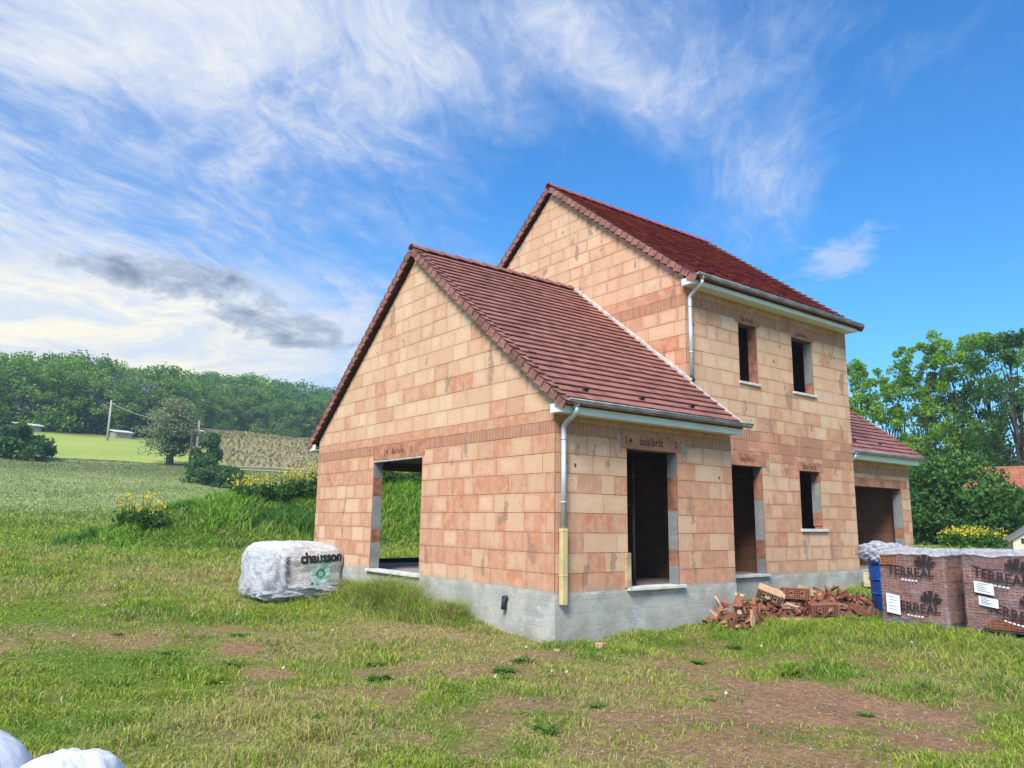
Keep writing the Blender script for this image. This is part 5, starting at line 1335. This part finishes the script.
def hollow_brick(x, y, z, rot, label, L=.50, Hh=.21, D=.20, tint=(.35, .3, 0, 1)):
    root = empty('hollow_brick', (x, y, z), 0, label, 'brick'); root.rotation_euler = rot; m_ = MB(); m_.box(-L/2, L/2, 0, D, 0, Hh, 0, tint); m_.build('brick_body', MAT['red'], root, bevel=.004)
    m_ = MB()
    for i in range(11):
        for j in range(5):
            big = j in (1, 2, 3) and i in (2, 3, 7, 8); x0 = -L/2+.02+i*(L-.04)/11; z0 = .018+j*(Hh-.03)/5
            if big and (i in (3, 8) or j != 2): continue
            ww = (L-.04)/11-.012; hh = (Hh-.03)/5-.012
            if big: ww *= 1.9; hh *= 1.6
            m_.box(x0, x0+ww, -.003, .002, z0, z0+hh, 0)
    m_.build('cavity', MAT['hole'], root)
hz = lambda x, y: Tz(x, y)+heap_h(x, y)[0]
yw = -R(38)
hollow_brick(5.35, -.75, hz(5.35, -.75)+.02, (R(-8), R(2), yw), 'hollow red brick on top of the heap, cavities facing out')
hollow_brick(5.50, -1.22, Tz(5.50, -1.22)+.08, (R(4), R(-3), yw), 'hollow red brick at the foot of the heap, cavities facing out')
hollow_brick(5.0, -.35, hz(5.0, -.35)+.03, (R(30), R(20), yw-.3), 'tilted paler brick at the top back of the heap', tint=(.9, .9, .7, 1))
def slab_piece(name, x, y, z, sx, sy, sz, rot, label, cat, mat):
    m_ = MB(); m_.box(-sx/2, sx/2, -sy/2, sy/2, -sz/2, sz/2, 0, (.9, .9, 1, 1)); o = m_.build(name, mat, None, bevel=.006); o.location = (x, y, z); o.rotation_euler = rot; tag(o, label, cat)
CRM = simple('cream_block', (.60, .45, .24), .85, .12, 6)
slab_piece('block_fragment', 5.15, -.35, hz(5.1, -.3)+.12, .42, .26, .05, (R(14), R(-6), -.4), 'flat cream block fragment on the crest of the heap', 'block', CRM)
slab_piece('block_fragment', 6.15, -.55, hz(6.1, -.5)+.04, .50, .22, .10, (R(10), R(22), -.5), 'cream wedge leaning at the right of the hollow bricks', 'block', CRM)
slab_piece('block_fragment', 4.55, -.05, -.33, .07, .2, .34, (R(8), R(-24), .1), 'cream upright splinter leaning on the plinth behind the heap', 'block', CRM)
slab_piece('block_fragment', 4.75, -1.05, Tz(4.75, -1.05)+.05, .46, .14, .06, (0, 0, -.62), 'low cream bar lying in front of the heap', 'block', CRM)
slab_piece('step_block', 10.95, .62, -.17, .62, .36, .34, (0, 0, 0), 'pale cream block used as a step at the garage doorway', 'block', simple('step_cream', (.56, .49, .33), .85, .1, 5))
slab_piece('brick_piece', .55, -.45, Tz(.55, -.45)+.03, .20, .12, .08, (.1, .1, .4), 'small red brick piece at the foot of the front wall', 'brick', MAT['red'])
slab_piece('tile_piece', -.25, -.35, Tz(-.25, -.35)+.012, .22, .10, .02, (.05, .03, .9), 'thin red tile sliver on the ground at the house corner', 'tile', MAT['red'])
# ------------------------------------------------------------------ playhouse
def playhouse():
    x_, y_ = 20.0, .35; root = empty('playhouse', (x_, y_, Tz(x_, y_)), R(-62), 'little cream playhouse with grey roof at the right edge behind the pallets', 'playhouse'); m_ = MB()
    m_.faces([(-.5, -.5, 0), (.5, -.5, 0), (.5, -.5, .62), (0, -.5, .98), (-.5, -.5, .62), (-.5, .5, 0), (.5, .5, 0), (.5, .5, .62), (0, .5, .98), (-.5, .5, .62)], [(0, 1, 2, 3, 4), (9, 8, 7, 6, 5), (0, 5, 6, 1), (1, 6, 7, 2), (4, 9, 5, 0)]); m_.build('wall', simple('cream_plastic', (.68, .62, .50), .5, .05), root)
    m_ = MB()
    for s in (-1, 1): m_.hexa([(0, -.6, .98), (s*.62, -.6, .53), (s*.62, .6, .53), (0, .6, .98), (0, -.6, 1.04), (s*.64, -.6, .59), (s*.64, .6, .59), (0, .6, 1.04)])
    m_.build('roof', simple('grey_plastic', (.22, .19, .18), .6, .1), root)
    m_ = MB(); m_.box(-.28, -.05, -.512, -.50, .50, .66); m_.build('window', MAT['black_pvc'], root)
    m_ = MB(); m_.tube([(.10, -.515, .20), (.10, -.499, .20)], .12, 14); m_.box(-.02, .22, -.515, -.501, .0, .20); m_.build('door', MAT['black_pvc'], root)
playhouse()
# ------------------------------------------------------------------ weeds and dandelions
def weed_proto(seed):
    g = random.Random(seed); m_ = MB()
    for i in range(70):
        a = g.random()*6.28; l = g.uniform(.08, .20); r0 = g.random()*.13; w = g.uniform(.010, .024); el = g.uniform(.35, 1.2); c, s = math.cos(a), math.sin(a); bx, by = r0*math.cos(a*3.7), r0*math.sin(a*3.7)
        p0 = Vector((bx, by, 0)); p1 = p0+Vector((c*l*.5, s*l*.5, l*math.sin(el)*.6)); p2 = p0+Vector((c*l, s*l, l*math.sin(el)*.55)); sd = Vector((-s, c, 0))*w
        t = (g.random(), g.random()*.4, 0, 1); m_.poly([p0-sd*.4, p0+sd*.4, p1+sd, p1-sd], 0, None, t); m_.poly([p1-sd, p1+sd, p2], 0, None, t)
    return m_
wm = [weed_proto(900+k) for k in range(3)]; wmesh = []
MAT['weed'] = mat_leaf('weed_leaf', (.055, .16, .018), (.13, .28, .03))
wp = [(-3.85, -.35), (-4.6, .75), (-5.15, 1.6), (-5.5, 3.0), (-4.0, 2.3), (-3.0, .1), (-2.0, -1.35), (-1.75, -1.1), (-3.2, -3.6), (-2.1, -3.1), (-.9, -3.6), (-1.2, -.75), (-5.0, .1), (-5.9, .4), (-3.35, -.75), (.8, -2.1), (-.1, -4.9), (1.1, -3.3), (3.4, -2.2), (-4.6, -1.9), (-5.2, -3.2), (2.2, -1.6)]
for i, (x_, y_) in enumerate(wp):
    if i < 3: o = wm[i].build('weed', MAT['weed']); wmesh.append(o.data)
    else: o = bpy.data.objects.new('weed', wmesh[i % 3]); COL.objects.link(o)
    o.location = (x_, y_, Tz(x_, y_)-.01); o.rotation_euler = (0, 0, i*1.7); s = .38+.55*((i*37) % 10)/10; o.scale = (s*1.15, s*1.15, s*.8); tag(o, 'low dark green leafy weed in the lawn', 'weed', 'low weeds in the lawn')
def dandelion(x, y, yellow=False, first=[None, None]):
    k = int(yellow)
    if first[k] is None:
        root = empty('dandelion', (0, 0, 0), 0, 'small yellow daisy like flower in the grass' if yellow else 'white dandelion head in the grass', 'flower', 'yellow flowers in the lawn' if yellow else 'white flower heads in the lawn')
        m_ = MB(); m_.tube([(0, 0, 0), (.005, 0, .07), (.008, .003, .14)], .0025, 5); m_.build('stem', MAT['leaf_mid'], root)
        V, F, C = leaf_cloud([(.008, .003, .15)], [.014], [60], .015, .9 if not yellow else .4, 5); npmesh('flower_head', V, [F], MAT['petal'] if yellow else MAT['white_petal'], root, tint=C); first[k] = root
    else: root = copy_tree(first[k])
    root.location = (x, y, Tz(x, y)-.01); root.rotation_euler = (0, 0, x*7)
for (x_, y_) in [(-4.25, -.05), (-3.75, 3.3), (-2.9, 1.6), (-5.4, 4.6), (-4.9, 6.6), (-4.2, 8.9), (-4.0, 9.2), (-3.9, 8.4), (-4.9, 12.5), (-3.4, 12), (-1.75, -2.0), (-1.65, -2.15), (2.1, -2.2), (-2.5, -1.9), (-.95, -.5), (4.1, -3.4), (-6.1, 2.5), (-1.0, -3.9)]: dandelion(x_, y_)
for (x_, y_) in [(-5.3, -.35), (-5.1, -.5), (-2.15, .15)]: dandelion(x_, y_, True)

# ------------------------------------------------------------------ AIR
def haze():
    m_ = MB(); m_.box(-1300, 1300, -1300, 1300, -3, 62); o = m_.build('haze', simple('air', (1, 1, 1))); nt = o.data.materials[0].node_tree
    for n in list(nt.nodes): nt.nodes.remove(n)
    out = nt.nodes.new('ShaderNodeOutputMaterial'); v = nt.nodes.new('ShaderNodeVolumePrincipled'); v.inputs['Density'].default_value = HAZE; v.inputs['Color'].default_value = (.62, .80, 1, 1); v.inputs['Anisotropy'].default_value = .2
    nt.links.new(v.outputs[0], out.inputs['Volume']); o['kind'] = 'stuff'; o['label'] = 'thin bluish air over the distant hill and wood'
HAZE = .0008
haze()
